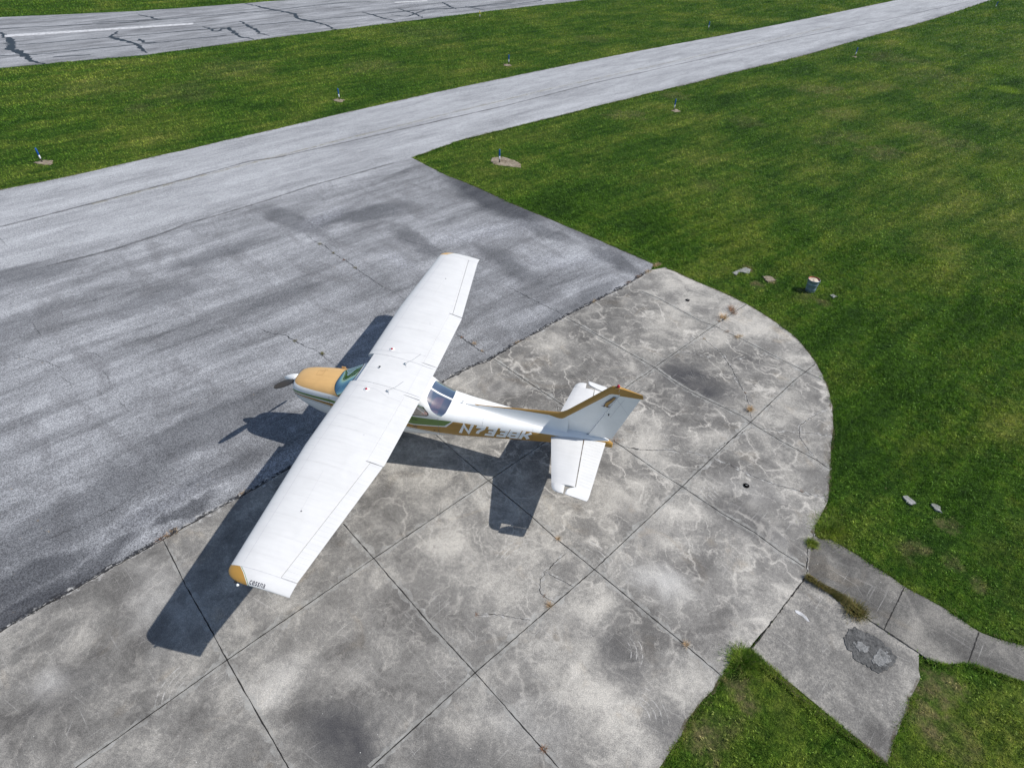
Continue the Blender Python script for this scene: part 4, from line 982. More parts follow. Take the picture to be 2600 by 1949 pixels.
NI = np.interp
def g_top(x): return float(NI(-x, [-1.0, -.03, .12, 2.1, 2.94], [1.502, 1.525, 1.512, 1.491, 1.483]))
def g_bot(x): return float(NI(-x, [-1.0, .02, .14, 2.04, 2.76], [1.455, 1.450, 1.430, 1.255, 1.320]))
def slant(x, z): return (x + 2.933) - (1.483 - z) * 1.086
def b_top(x): return float(NI(-x, [-1.0, -.47, .065, 2.04, 2.80, 2.962, 3.88, 4.71, 5.13, 5.9, 6.6], [1.428, 1.430, 1.410, 1.228, 1.295, 1.475, 1.430, 1.417, 1.393, 1.335, 1.30]))
def b_bot(x): return float(NI(-x, [-1.0, -.48, .05, 2.0, 2.57, 3.2, 3.8, 4.8, 5.2, 6.6], [1.395, 1.370, 1.325, 1.120, 1.075, 1.048, 1.068, 1.112, .95, .9]))
def wsh(c): return c.z - float(NI(-c.x, [.04, .12, .235, .64, .80], [1.79, 1.728, 1.645, 2.135, 2.26])) if c.x > -.80 and c.x < -.03 else -1.
def rearw(c):
    if c.x > -2.1 or c.x < -3.0 or c.z < 1.5: return -.2
    xf = float(NI(c.z, [1.55, 1.60, 1.64, 1.70, 1.8, 1.9], [-2.74, -2.60, -2.535, -2.46, -2.395, -2.315]))
    xr = float(NI(c.z, [1.55, 1.60, 1.63, 1.70, 1.76], [-2.66, -2.72, -2.765, -2.81, -2.825]))
    return min(xf - c.x, c.x - xr)
def poly_sd(poly):
    P = [np.array(p) for p in poly]
    ar = sum(P[i][0] * P[(i + 1) % len(P)][1] - P[(i + 1) % len(P)][0] * P[i][1] for i in range(len(P)))
    s = 1 if ar > 0 else -1
    def f(c):
        m = 9.
        for i in range(len(P)):
            a, b = P[i], P[(i + 1) % len(P)]; d = b - a; L = math.hypot(*d)
            m = min(m, s * (d[0] * (c.z - a[1]) - d[1] * (c.x - a[0])) / L)
        return m
    return f
SIDEW = poly_sd([(-1.66, 1.51), (-1.66, 1.97), (-2.05, 1.965), (-2.16, 1.92), (-2.385, 1.635), (-2.395, 1.60), (-2.36, 1.575)])
DOORW = poly_sd([(-.62, 1.50), (-.86, 1.97), (-1.56, 1.97), (-1.56, 1.50)])
side = lambda c: abs(c.y) > .30
for fn, near in ((lambda c: wsh(c) - .018, None), (wsh, None), (rearw, lambda c: c.z > 1.5), (lambda c: SIDEW(c) + .018, side), (SIDEW, side), (DOORW, side),
                 (lambda c: c.z - 1.628 - .02 * min(1, max(0, -c.x + .9)) * .8, lambda c: c.x > -.26), (lambda c: c.z - g_top(c.x), lambda c: c.x > -3.05), (lambda c: c.z - g_bot(c.x), lambda c: c.x > -2.9),
                 (lambda c: slant(c.x, c.z), lambda c: c.x < -2.5 and c.x > -3.2), (lambda c: c.z - b_top(c.x), None), (lambda c: c.z - b_bot(c.x), None),
                 (lambda c: c.z - b_bot(c.x) + .022, None), (lambda c: c.z - b_bot(c.x) + .034, None)):
    cut(bm, fn, near)
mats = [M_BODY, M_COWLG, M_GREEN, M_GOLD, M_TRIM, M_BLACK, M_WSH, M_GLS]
for f in bm.faces:
    c = f.calc_center_median(); x, y, z = c; m = 0
    if wsh(c) > .018: m = 6
    elif wsh(c) > 0: m = 5
    elif rearw(c) > 0: m = 7
    elif abs(y) > .30 and (SIDEW(c) > 0 or DOORW(c) > 0): m = 7
    elif abs(y) > .30 and SIDEW(c) > -.018: m = 5
    elif x > 1.08 and abs(f.normal.x) > .9: m = 5 if abs(z - 1.43) < .2 else 0
    elif x > -.26 and z > 1.628 + .016 * min(1, max(0, .9 - x)): m = 1
    elif g_bot(x) < z < g_top(x) and slant(x, z) > 0 and x < 1.05: m = 2
    elif b_bot(x) < z < b_top(x) and x < 1.02: m = 3
    elif b_bot(x) - .034 < z < b_bot(x) - .022 and -5. < x < 1.0: m = 4
    f.material_index = m


def take(pred, name, mi, parent, push=0.):
    """lift the faces that satisfy pred into a mesh of their own"""
    b2 = bm.copy()
    bmesh.ops.delete(b2, geom=[f for f in b2.faces if not (f.material_index in mi and pred(f.calc_center_median()))], context='FACES')
    for f in b2.faces: f.material_index = 0
    for f in [f for f in bm.faces if f.material_index in mi and pred(f.calc_center_median())]: f.tag = True
    return bobj(name, b2, [mats[mi[0]]], parent, True)


parts_pending = [(lambda c: True, 'windshield', [6]), (lambda c: c.x < -2.25 and (abs(c.y) < .47 or rearw(c) > 0) and rearw(c) > 0, 'rear_window', [7]),
                 (lambda c: c.y > 0 and SIDEW(c) > 0 and rearw(c) <= 0, 'side_window', [7]), (lambda c: c.y < 0 and SIDEW(c) > 0 and rearw(c) <= 0, 'side_window', [7]),
                 (lambda c: c.y > 0 and DOORW(c) > 0, 'door_window', [7]), (lambda c: c.y < 0 and DOORW(c) > 0, 'door_window', [7]), (lambda c: True, 'engine_cowling', [1])]
for f in bm.faces: f.tag = False
for pr, nm, mi in parts_pending: take(pr, nm, mi, AC)
bmesh.ops.delete(bm, geom=[f for f in bm.faces if f.tag], context='FACES')
bmesh.ops.delete(bm, geom=[v for v in bm.verts if not v.link_faces], context='VERTS')
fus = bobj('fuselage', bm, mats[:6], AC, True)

# centre post of the rear window, door and panel seams, side fittings
def sp(x, z, s=1, off=.003): return (x, surf_y(x, z, s) + s * off, z)
def top_z(x, y):
    zt, zb, hw, zc, n = prof(x); return zc + (zt - zc) * max(0., 1 - abs(y / hw) ** n) ** (1 / n)
def surf_strip(pts, w, s, off=.003):
    V, F = [], []
    P = [pts[0]]
    for a, b in zip(pts[:-1], pts[1:]):
        n = max(1, int(math.dist(a, b) / .04)); P += [(a[0] + (b[0] - a[0]) * i / n, a[1] + (b[1] - a[1]) * i / n) for i in range(1, n + 1)]
    for i, p in enumerate(P):
        d = np.array(P[min(i + 1, len(P) - 1)]) - np.array(P[max(i - 1, 0)]); d = d / np.linalg.norm(d); nn = np.array([-d[1], d[0]]) * w / 2
        for q in (np.array(p) + nn, np.array(p) - nn): V.append(sp(q[0], q[1], s, off))
        if i: F.append([2 * i - 2, 2 * i, 2 * i + 1, 2 * i - 1])
    return V, F
V, F = [], []
for i, x in enumerate(np.linspace(-2.29, -2.84, 16)):
    for y in (-.026, -.018, .018, .026): V.append((x, y, top_z(x, y) + (.014 if abs(y) < .02 else .001)))
    if i: F += [[4 * i - 4 + k, 4 * i - 3 + k, 4 * i + 1 + k, 4 * i + k] for k in range(3)]
obj('window_post', V, F, M_WHITE, AC)
for s in (1, -1):
    parts = [surf_strip([(.02, 1.60), (.02, .98)], .006, s), surf_strip([(-.55, 1.45), (-.62, .95), (-1.5, .92)], .005, s), surf_strip([(-1.61, 1.95), (-1.61, 1.0), (-1.5, .92)], .005, s), surf_strip([(-2.62, 1.55), (-2.62, .99)], .004, s), surf_strip([(-3.62, 1.60), (-3.62, 1.07)], .003, s), surf_strip([(-4.75, 1.50), (-4.75, 1.13)], .003, s)]
    pieces('panel_seam', parts, M_GAP, AC)
parts = [tube([sp(-2.02, 1.205, 1, .012), sp(-2.10, 1.205, 1, .012), sp(-2.11, 1.185, 1, .012), sp(-2.10, 1.165, 1, .012), sp(-2.02, 1.165, 1, .012)], .004, 5)]
obj('door_latch', *join(parts), M_GAP, AC)
V, F = box(.08, -.02, -.385, -.37, 1.74, 1.785); obj('hood_latch', V, F, M_COWLG, AC)
# oil filler door outline on the cowl
def cowl_line(pts, w=.006):
    parts = []
    for a, b in zip(pts[:-1], pts[1:]):
        n = 6; Vv = []; Ff = []
        d = np.array(b) - np.array(a); d = d / np.linalg.norm(d); nn = np.array([-d[1], d[0]]) * w / 2
        for i in range(n + 1):
            q = np.array(a) + (np.array(b) - np.array(a)) * i / n
            for r_ in (q + nn, q - nn): Vv.append((r_[0], r_[1], top_z(r_[0], r_[1]) + .003))
            if i: Ff.append([2 * i - 2, 2 * i, 2 * i + 1, 2 * i - 1])
        parts.append((Vv, Ff))
    return join(parts)
M_COWLS = flat('cowl_seam', (.40, .235, .085), .6)
obj('oil_door', *cowl_line([(.56, -.16), (.40, -.16), (.40, .01), (.56, .01), (.56, -.16)]), M_COWLS, AC)
obj('cowl_fastener', *cowl_line([(.44, -.24), (.43, -.19), (.38, -.22), (.35, -.18)], .007), M_COWLS, AC)

# ---- wings
TAND = .0302
def w_le(y): y = abs(y); return -.60 if y < 2.54 else float(NI(y, [2.54, 5.28], [-.60, -.768]))
def w_te(y): y = abs(y); return -2.268 if y < 2.54 else float(NI(y, [2.54, 5.28], [-2.268, -1.921]))
def w_zl(y): return 2.172 + .0225 * max(0, abs(y) - .5)
def w_zt(y): return 2.062 + .0285 * max(0, abs(y) - .5)
def hinge(y): y = abs(y); return -1.935 if y < 2.60 else float(NI(y, [2.60, 5.28], [-2.005, -1.648]))
def yt(s): return .6 * (.2969 * math.sqrt(s) - .126 * s - .3516 * s * s + .2843 * s ** 3 - .1030 * s ** 4)
def camb(s): return .02 / .16 * (.8 * s - s * s) if s < .4 else .02 / .36 * (.2 + .8 * s - s * s)
def wp(y, s, up, tf=1., le=None):
    a, b = (w_le(y) if le is None else le), w_te(y); c = a - b
    z = w_zl(y) + (w_zt(y) - w_zl(y)) * s + c * (camb(s) + (1 if up else -1) * yt(s) * tf)
    return (a - c * s, y, z)
def top(x, y):
    s = (w_le(y) - x) / (w_le(y) - w_te(y)); return wp(y, min(1, max(0, s)), True)[2]
SS = [0, .004, .012, .03, .06, .10, .16, .24, .34, .45, .56, .66, .74]


def wing_ring(y, sh, tf=1., le=None, xmax=None):
    ss = [s for s in SS if s < sh - .02] + [sh]
    while len(ss) < len(SS) + 1: ss.insert(-1, ss[-2] * .5 + sh * .5) if False else ss.insert(len(ss) - 1, (ss[-2] + sh) / 2)
    up = [wp(y, s, True, tf, le) for s in ss[::-1]]; lo = [wp(y, s, False, tf, le) for s in ss[1:]]
    r = up + lo
    if xmax is not None: r = [(min(p[0], xmax), p[1], p[2]) for p in r]
    return r


def sgn_ys(a, b, sg, step=.11):
    n = max(1, int(abs(b - a) / step)); return [sg * (a + (b - a) * i / n) for i in range(n + 1)]


def fix(V, F, name, mat, parent, smooth=True, mats=None, fn=None, auto=None):
    bm_ = bmesh.new(); vv = [bm_.verts.new(v) for v in V]
    for f in F:
        try: bm_.faces.new([vv[i] for i in f])
        except ValueError: pass
    bmesh.ops.recalc_face_normals(bm_, faces=bm_.faces[:])
    if fn: fn(bm_)
    if auto:
        for e in bm_.edges:
            if len(e.link_faces) == 2 and e.calc_face_angle(0) > auto: e.smooth = False
    bm_.verts.index_update()
    vs = [v.co[:] for v in bm_.verts]; fs = [[v.index for v in f.verts] for f in bm_.faces]; fm = [f.material_index for f in bm_.faces]
    sharp = [(e.verts[0].index, e.verts[1].index) for e in bm_.edges if not e.smooth]
    bm_.free()
    o = obj(name, vs, fs, mat, parent, smooth, mats, fm)
    if sharp:
        at = o.data.attributes.new('sharp_edge', 'BOOLEAN', 'EDGE')
        sset = {tuple(sorted(e)) for e in sharp}
        at.data.foreach_set('value', [tuple(sorted(e.vertices)) in sset for e in o.data.edges])
    return o


def sfrac(y, x): return (w_le(y) - x) / (w_le(y) - w_te(y))


def surface(name, y0, y1, sg, parent, gap, te_dz=0., ribs=.09, tep=0.):
    """flap or aileron: wedge behind the hinge, with pressed stiffening beads"""
    secs = []; y = y0; L = y1 - y0; nb = int(L / ribs)
    ys = [(y0, 0)]
    for i in range(nb):
        c = y0 + (i + .5) * L / nb; ys += [(c - .012, 0), (c, 1), (c + .012, 0)]
    ys.append((y1, 0))
    for yy, b_ in ys:
        h = hinge(yy) - gap; te = w_te(yy) - tep
        ring = []
        fr = [0, .12, .25, .45, .7, .93, 1.]
        zt0 = wp(yy, sfrac(yy, h), True)[2]; zb0 = wp(yy, sfrac(yy, h), False)[2]
        for f in fr:
            x = h + (te - h) * f; s = min(1, sfrac(yy, x)); z = wp(yy, s, True)[2] + te_dz * f - .001
            ring.append((x, sg * yy, z + (.0035 * b_ if .1 < f < .95 else 0)))
        for f in fr[::-1][1:]:
            x = h + (te - h) * f; s = min(1, sfrac(yy, x)); z = wp(yy, s, False)[2] + te_dz * f - .004
            ring.append((x, sg * yy, z - (.0035 * b_ if .1 < f < .95 else 0)))
        secs.append(ring)
    V, F = loft(secs)
    return fix(V, F, name, M_WING, parent, True, auto=.09)


def wing_strip(pts, w, off=.0015):
    V, F = [], []; P = [pts[0]]
    for a, b in zip(pts[:-1], pts[1:]):
        n = max(1, int(math.dist(a, b) / .06)); P += [(a[0] + (b[0] - a[0]) * i / n, a[1] + (b[1] - a[1]) * i / n) for i in range(1, n + 1)]
    for i, p in enumerate(P):
        d = np.array(P[min(i + 1, len(P) - 1)]) - np.array(P[max(i - 1, 0)]); d = d / np.linalg.norm(d); nn = np.array([-d[1], d[0]]) * w / 2
        for q in (np.array(p) + nn, np.array(p) - nn): V.append((q[0], q[1], top(q[0], q[1]) + off))
        if i: F.append([2 * i - 2, 2 * i, 2 * i + 1, 2 * i - 1])
    return V, F


for sg in (1, -1):
    ys = sgn_ys(.57, 2.54, sg) + sgn_ys(2.54, 2.598, sg)[1:]
    secs = [wing_ring(sg * .50, 1.), wing_ring(sg * .569, 1.)] + [wing_ring(y, sfrac(y, -1.935)) for y in ys] + [wing_ring(y, sfrac(y, hinge(y))) for y in sgn_ys(2.602, 5.28, sg)]
    V, F = loft(secs); wg = fix(V, F, 'wing', M_WING, AC, True, auto=.6)
    surface('flap', .574, 2.594, sg, wg, .003, -.004)
    surface('aileron', 2.612, 5.275, sg, wg, .010, .006, .095)
    # tip fairing
    secs = []
    for y, le, tf in ((5.281, -.768, 1.), (5.33, -.772, .98), (5.38, -.790, .93), (5.43, -.832, .84), (5.465, -.885, .72), (5.492, -.95, .58), (5.512, -1.03, .42), (5.524, -1.12, .22), (5.528, -1.16, .08)):
        secs.append([(p[0], sg * y, p[2] - .02 * (1 - tf)) for p in wing_ring(y if False else min(y, 5.28 + (y - 5.28)), 1., tf, le)])
    V, F = loft(secs)
    fx = lambda y: float(NI(abs(y), [5.28, 5.38, 5.50, 5.53], [-.955, -1.075, -1.19, -1.215]))
    def paint_tip(b_):
        for d in (0, .016, .028): cut(b_, lambda c, d=d: c.x - fx(c.y) + d)
        for f in b_.faces:
            c = f.calc_center_median(); q = c.x - fx(c.y)
            f.material_index = 1 if q > 0 else (0 if q > -.016 else (2 if q > -.028 else 0))
    tip = fix(V, F, 'wingtip', None, wg, True, [M_WING, M_COWLG if sg < 0 else M_GOLD, M_GREEN], paint_tip, auto=.7)
    V, F = lathe([(.003, -.02), (.022, -.012), (.024, .0), (.012, .02)], (-1.045, sg * 5.545, 2.235), 'y', 12); obj('navigation_light', V, F, M_PAPER if sg > 0 else M_METAL, tip, True)
    V, F = lathe([(.018, -.02), (.026, 0), (.02, .012)], (-.99, sg * 5.51, 2.245), 'y', 10); obj('light_fitting', V, F, M_BLACK, tip, True)
    sm = [wing_strip([(-.872, sg * .62), (-.868, sg * 2.54), (-.98, sg * 5.2)], .007), wing_strip([(-.872, sg * 1.585), (-1.70, sg * 1.66)], .006), wing_strip([(-.60, sg * 2.56), (-.84, sg * 2.56)], .005), wing_strip([(-.70, sg * .635), (-1.30, sg * .66), (-1.62, sg * .80), (-1.93, sg * .82)], .007), wing_strip([(-1.3, sg * 3.1), (-1.35, sg * 4.1)], .004)]
    pieces('panel_seam', sm, M_SEAMW, wg)
    pieces('flap_gap', [wing_strip([(-1.90, sg * .583), (-2.262, sg * .583)], .006, .002), wing_strip([(-1.92, sg * 2.609), (-2.262, sg * 2.609)], .010, .002)], M_GAP, wg)
    obj('rivet_line', *join([wing_strip([(-.80, sg * 5.283), (-1.90, sg * 5.283)], .008, .0015)]), M_SEAMW, wg)
    pieces('rivet_line', [wing_strip([(w_le(y) - .16, sg * y), (hinge(y) + .03, sg * y)], .0035, .0012) for y in (1.05, 1.95, 2.35, 2.95, 3.35, 3.75, 4.2, 4.6, 5.0)] + [wing_strip([(hinge(y0) + .05, sg * y0), (hinge(y1) + .05, sg * y1)], .0035, .0012) for y0, y1 in ((.62, 2.55), (2.65, 5.25))], M_RIV, wg)
    V, F = lathe([(.062, 0), (.062, .004), (.03, .006), (.001, .006)], (-1.115, sg * .735, top(-1.115, sg * .735) - .001), 'z', 22); cp = obj('filler_surround', V, F, M_TEXTW, wg, True)
    V, F = lathe([(.029, .004), (.029, .016), (.023, .022), (.001, .023)], (-1.115, sg * .735, top(-1.115, sg * .735) - .001), 'z', 18); obj('fuel_cap', V, F, M_RED, wg, True)
    V, F = lathe([(.011, 0), (.010, .005), (.001, .006)], (-1.62, sg * 2.0, top(-1.62, sg * 2.0)), 'z', 10); obj('inspection_plug', V, F, M_SEAMW, wg, True)
    V, F = lathe([(.016, 0), (.015, .004), (.001, .005)], (-1.36, sg * 4.05, top(-1.36, sg * 4.05)), 'z', 10); obj('inspection_plug', V, F, M_GAP, wg, True)
    # bracing strut
    a = np.array([-.95, sg * .50, .90]); b = np.array([-1.02, sg * 2.52, wp(2.5, .25, False)[2] + .02]); secs = []
    for t in np.linspace(0, 1, 8):
        p = a + (b - a) * t
        secs.append([(p[0] + .055 * math.cos(k) * (1.25 if math.cos(k) < 0 else .8), p[1] + .012 * math.sin(k) * .5, p[2] + .016 * math.sin(k)) for k in np.linspace(0, 2 * math.pi, 14, endpoint=False)])
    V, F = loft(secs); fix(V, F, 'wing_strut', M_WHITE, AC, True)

# roof between the wings, with its antennas
secs = [wing_ring(y, 1., 1., None, -.76) for y in np.linspace(-.497, .497, 15)]
V, F = loft(secs); roof = fix(V, F, 'cabin_roof', M_WING, AC, True, auto=.6)
pieces('roof_seam', [wing_strip([(-.77, -.0), (-1.0, -.0)], .003), wing_strip([(-.77, -.49), (-2.2, -.49)], .005), wing_strip([(-.77, .49), (-2.2, .49)], .005), wing_strip([(-.86, -.48), (-.86, .48)], .005), wing_strip([(-1.95, -.48), (-1.95, .48)], .004)], M_SEAMW, roof)
# fairing from roof down to the rear window
secs = []
for x, zo in ((-2.16, .034), (-2.22, .030), (-2.275, .018), (-2.31, .002)):
    secs.append([(x, y, max(top_z(x, y) + .004, 0) + (zo * max(0, 1 - (abs(y) / .53) ** 4))) for y in np.linspace(-.52, .52, 21)])
V, F = loft(secs, False, False); fix(V, F, 'roof_fairing', M_WHITE, AC, True)
for (x, y) in ((-1.578, -.349), (-1.552, .640)):
    z = top(x, y)
    V, F = lathe([(.030, -.004), (.030, .004), (.014, .014), (.010, .045), (.001, .05)], (x, y, z), 'z', 14, 1.5); an = obj('antenna', V, F, M_METAL, AC, True)
    V, F = tube([(x, y, z + .03), (x - .06, y + .005, z + .07), (x - .20, y + .0, z + .16), (x - .42, y - .0, z + .38)], [.006, .005, .004, .003], 6); obj('whip', V, F, M_METAL, an, True)
V, F = tube([(-1.095, -.03, 2.25), (-1.095, -.03, 2.31), (-1.13, -.03, 2.31)], .012, 8); an = obj('temperature_probe', V, F, M_BLACK, AC, True)
V, F = lathe([(.03, 0), (.03, .006), (.015, .018), (.001, .02)], (-1.095, -.03, top(-1.095, 0) - .002), 'z', 14); obj('probe_base', V, F, M_METAL, an, True)
V, F = tube([(-3.05, .0, 1.67), (-3.06, 0, 1.73), (-3.12, 0, 1.735)], [.012, .010, .008], 8); obj('tail_antenna', V, F, M_WHITE, AC, True)

# ---- fin, dorsal fin, rudder
def fz(z, le, te, th, n=9):
    r = []
    for s in np.linspace(0, 1, n)[::-1]: r.append((le + (te - le) * s, th * 4.2 * yt(s) if s < 1 else .004 * 0 + th * .08, z))
    for s in np.linspace(0, 1, n)[1:]: r.append((le + (te - le) * s, -(th * 4.2 * yt(s) if s < 1 else th * .08), z))
    return r
ZF = [1.40, 1.48, 1.60, 1.76, 1.90, 2.02, 2.20, 2.40, 2.60, 2.74, 2.82, 2.86, 2.878, 2.885]
LEF = [-5.06, -5.10, -5.16, -5.22, -5.30, -5.46, -5.635, -5.83, -6.025, -6.16, -6.24, -6.28, -6.31, -6.34]
def h_x(z): return float(NI(z, [1.36, 2.742], [-5.943, -6.511]))
goldline = lambda x: float(NI(-x, [3.4, 4.356, 5.05, 5.28, 5.373, 6.301, 6.92, 7.2], [1.68, 1.762, 1.785, 1.742, 1.758, 2.678, 2.650, 2.64]))
def goldpaint(b_):
    cut(b_, lambda c: c.z - goldline(c.x))
    for f in b_.faces:
        c = f.calc_center_median(); f.material_index = 1 if c.z > goldline(c.x) else 0
secs = []
for z in list(np.linspace(1.36, 2.60, 24)) + [2.66, 2.72, 2.76, 2.80, 2.835, 2.86, 2.875, 2.882]:
    le = float(NI(z, ZF, LEF)); te = h_x(z) if z < 2.70 else float(NI(z, [2.70, 2.72, 2.882], [h_x(2.70), -6.452, -6.47]))
    secs.append(fz(z, le, te, (.155 * (1 - .35 * (z - 1.36) / 1.5)) * (1 if z < 2.84 else float(NI(z, [2.84, 2.882], [1, .35])))))
V, F = loft(secs)
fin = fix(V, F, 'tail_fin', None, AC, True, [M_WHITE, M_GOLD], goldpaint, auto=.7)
secs = []
for z in list(np.linspace(1.375, 2.60, 20)) + [2.66, 2.699, 2.72, 2.76, 2.80, 2.84, 2.865]:
    le = h_x(z) - .008 if z < 2.70 else float(NI(z, [2.70, 2.72, 2.865], [h_x(2.70) - .008, -6.455, -6.472])); te = float(NI(z, [1.375, 2.66, 2.76, 2.84, 2.88], [-6.49, -6.93, -6.975, -6.96, -6.94]))
    zz = z if z < 2.74 else z
    r = []
    for s in np.linspace(0, 1, 7)[::-1]:
        x = le + (te - le) * s; w_ = .042 * (1 - s) * (1 - .35 * (z - 1.36) / 1.5) + .004; zo = z - (max(0, -6.5 - x) * .24 if z > 2.7 else 0) * min(1, max(0, (z - 2.6) / .2)); r.append((x, w_, zo))
    for s in np.linspace(0, 1, 7): x = le + (te - le) * s; w_ = .042 * (1 - s) * (1 - .35 * (z - 1.36) / 1.5) + .004; zo = z - (max(0, -6.5 - x) * .24 if z > 2.7 else 0) * min(1, max(0, (z - 2.6) / .2)); r.append((x, -w_, zo))
    secs.append(r)
V, F = loft(secs)
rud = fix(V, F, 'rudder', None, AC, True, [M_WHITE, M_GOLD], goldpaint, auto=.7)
secs = []
for x in np.linspace(-3.15, -5.50, 48):
    cz = float(NI(-x, [3.15, 3.72, 4.356, 4.9, 5.27, 5.40, 5.50], [1.665, 1.712, 1.792, 1.853, 1.90, 1.965, 2.05])); bw = float(NI(-x, [3.15, 3.5, 4.1, 4.7, 5.2, 5.5], [.02, .065, .125, .15, .15, .13])); r = []
    for t in (-1, -.8, -.55, -.3, -.14, -.05, 0, .05, .14, .3, .55, .8, 1):
        yy = bw * t; bz = top_z(x, yy) - .004; a = abs(t)
        k = (1 - a) ** 1.9; crest = .016 / bw
        k = 1 - (min(a, crest) / crest) ** 2 * .06 if a < crest else (.94 * (1 - (a - crest) / (1 - crest)) ** 2.1)
        r.append((x, yy, bz + (cz - bz) * k))
    secs.append(r)
V, F = loft(secs, False, False)
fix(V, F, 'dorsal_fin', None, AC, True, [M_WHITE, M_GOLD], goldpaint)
V, F = lathe([(.026, 0), (.034, .012), (.033, .038), (.023, .060), (.008, .070), (.001, .071)], (-6.43, 0, 2.868), 'z', 18); bc = obj('beacon', V, F, M_RED, AC, True)
V, F = lathe([(.05, -.03), (.048, .0), (.03, .006)], (-6.43, 0, 2.872), 'z', 18, 1.4, .8); obj('beacon_base', V, F, M_GOLD, bc, True)
def yplane(pts, y, name, mat, parent, th=.0):
    vs = [Vector((p[0], p[1], 0)) for p in pts]; tr = tessellate_polygon([vs])
    V = [(p[0], y(p[0], p[1]) if callable(y) else y, p[1]) for p in pts]
    return obj(name, V, [list(t) for t in tr], mat, parent)
def fin_y(x, z):
    le = float(NI(z, ZF, LEF)); te = h_x(z); s = (x - le) / (te - le)
    if s <= 1: return .155 * (1 - .35 * (z - 1.36) / 1.5) * 4.2 * yt(max(.01, s))
    return .042 * (1 - (x - te) / (-.48 * 1)) * (1 - .35 * (z - 1.36) / 1.5) if False else .03
emb = [(-6.115, 2.297), (-6.185, 2.305), (-6.200, 2.375), (-6.222, 2.435), (-6.385, 2.637), (-6.462, 2.632), (-6.375, 2.465), (-6.288, 2.338), (-6.305, 2.305), (-6.362, 2.288), (-6.270, 2.268), (-6.235, 2.292), (-6.195, 2.268), (-6.165, 2.288)]
EC = np.array((-6.27, 2.44)); emb = [tuple(EC + (np.array(q) - EC) * .86) for q in emb]
off = lambda a: (lambda x, z: max(.052, .05) + a)
yplane(emb, .031, 'emblem_outline', M_TEXTB, fin)
yplane([tuple(EC + (np.array(q) - EC) * .86) for q in [(-6.209, 2.308), (-6.214, 2.375), (-6.237, 2.430), (-6.385, 2.624), (-6.444, 2.620), (-6.362, 2.468), (-6.276, 2.340), (-6.292, 2.306), (-6.240, 2.298)]], .0335, 'emblem', M_GOLD, fin)
yplane([(-6.258, 2.440), (-6.384, 2.600), (-6.350, 2.530)], .0350, 'emblem_line', M_TEXTB, fin)
V, F = box(-6.345, -6.32, .03, .05, 2.085, 2.125); obj('hinge_bracket', V, F, M_BLACK, fin)
parts = []
for a, b in (((-5.29, 1.48), (-5.28, 1.73)), ((-5.64, 1.42), (-5.66, 2.1)), ((-6.42, 2.60), (-6.80, 2.1)), ((-6.37, 2.02), (-6.60, 2.60))):
    d = np.array(b) - np.array(a); d = d / np.linalg.norm(d); n = np.array([-d[1], d[0]]) * .0022
    yy = .036
    parts.append(([(a[0] + n[0], yy, a[1] + n[1]), (b[0] + n[0], yy, b[1] + n[1]), (b[0] - n[0], yy, b[1] - n[1]), (a[0] - n[0], yy, a[1] - n[1])], [[0, 1, 2, 3]]))
pieces('panel_seam', parts[2:], M_SEAMW, rud)

# ---- tailplane and elevators
def lens(x0, x1, z0, z1, y, th, n=8, sharp=.0):
    r = []
    for s in np.linspace(0, 1, n)[::-1]: r.append((x0 + (x1 - x0) * s, y, z0 + (z1 - z0) * s + th * (math.sin(math.pi * min(1, s * .8 + .2) if s > .0 else 0) if False else (math.sqrt(s) * 1.6 if s < .12 else .55 + .45 * math.sin(math.pi * s)) * (1 if s < .97 else .6))))
    for s in np.linspace(0, 1, n)[1:]: r.append((x0 + (x1 - x0) * s, y, z0 + (z1 - z0) * s - th * (.55 + .45 * math.sin(math.pi * s)) * (1 if s < .97 else .6)))
    return r
ZS = 1.345
def s_le(y): return float(NI(abs(y), [.1, 1.62, 1.70, 1.745, 1.765], [-5.140, -5.425, -5.46, -5.52, -5.60]))
def s_h(y): return float(NI(abs(y), [.1, 1.56], [-5.880, -5.900]))
def e_te(y): return float(NI(abs(y), [.06, 1.70], [-6.374, -6.212]))
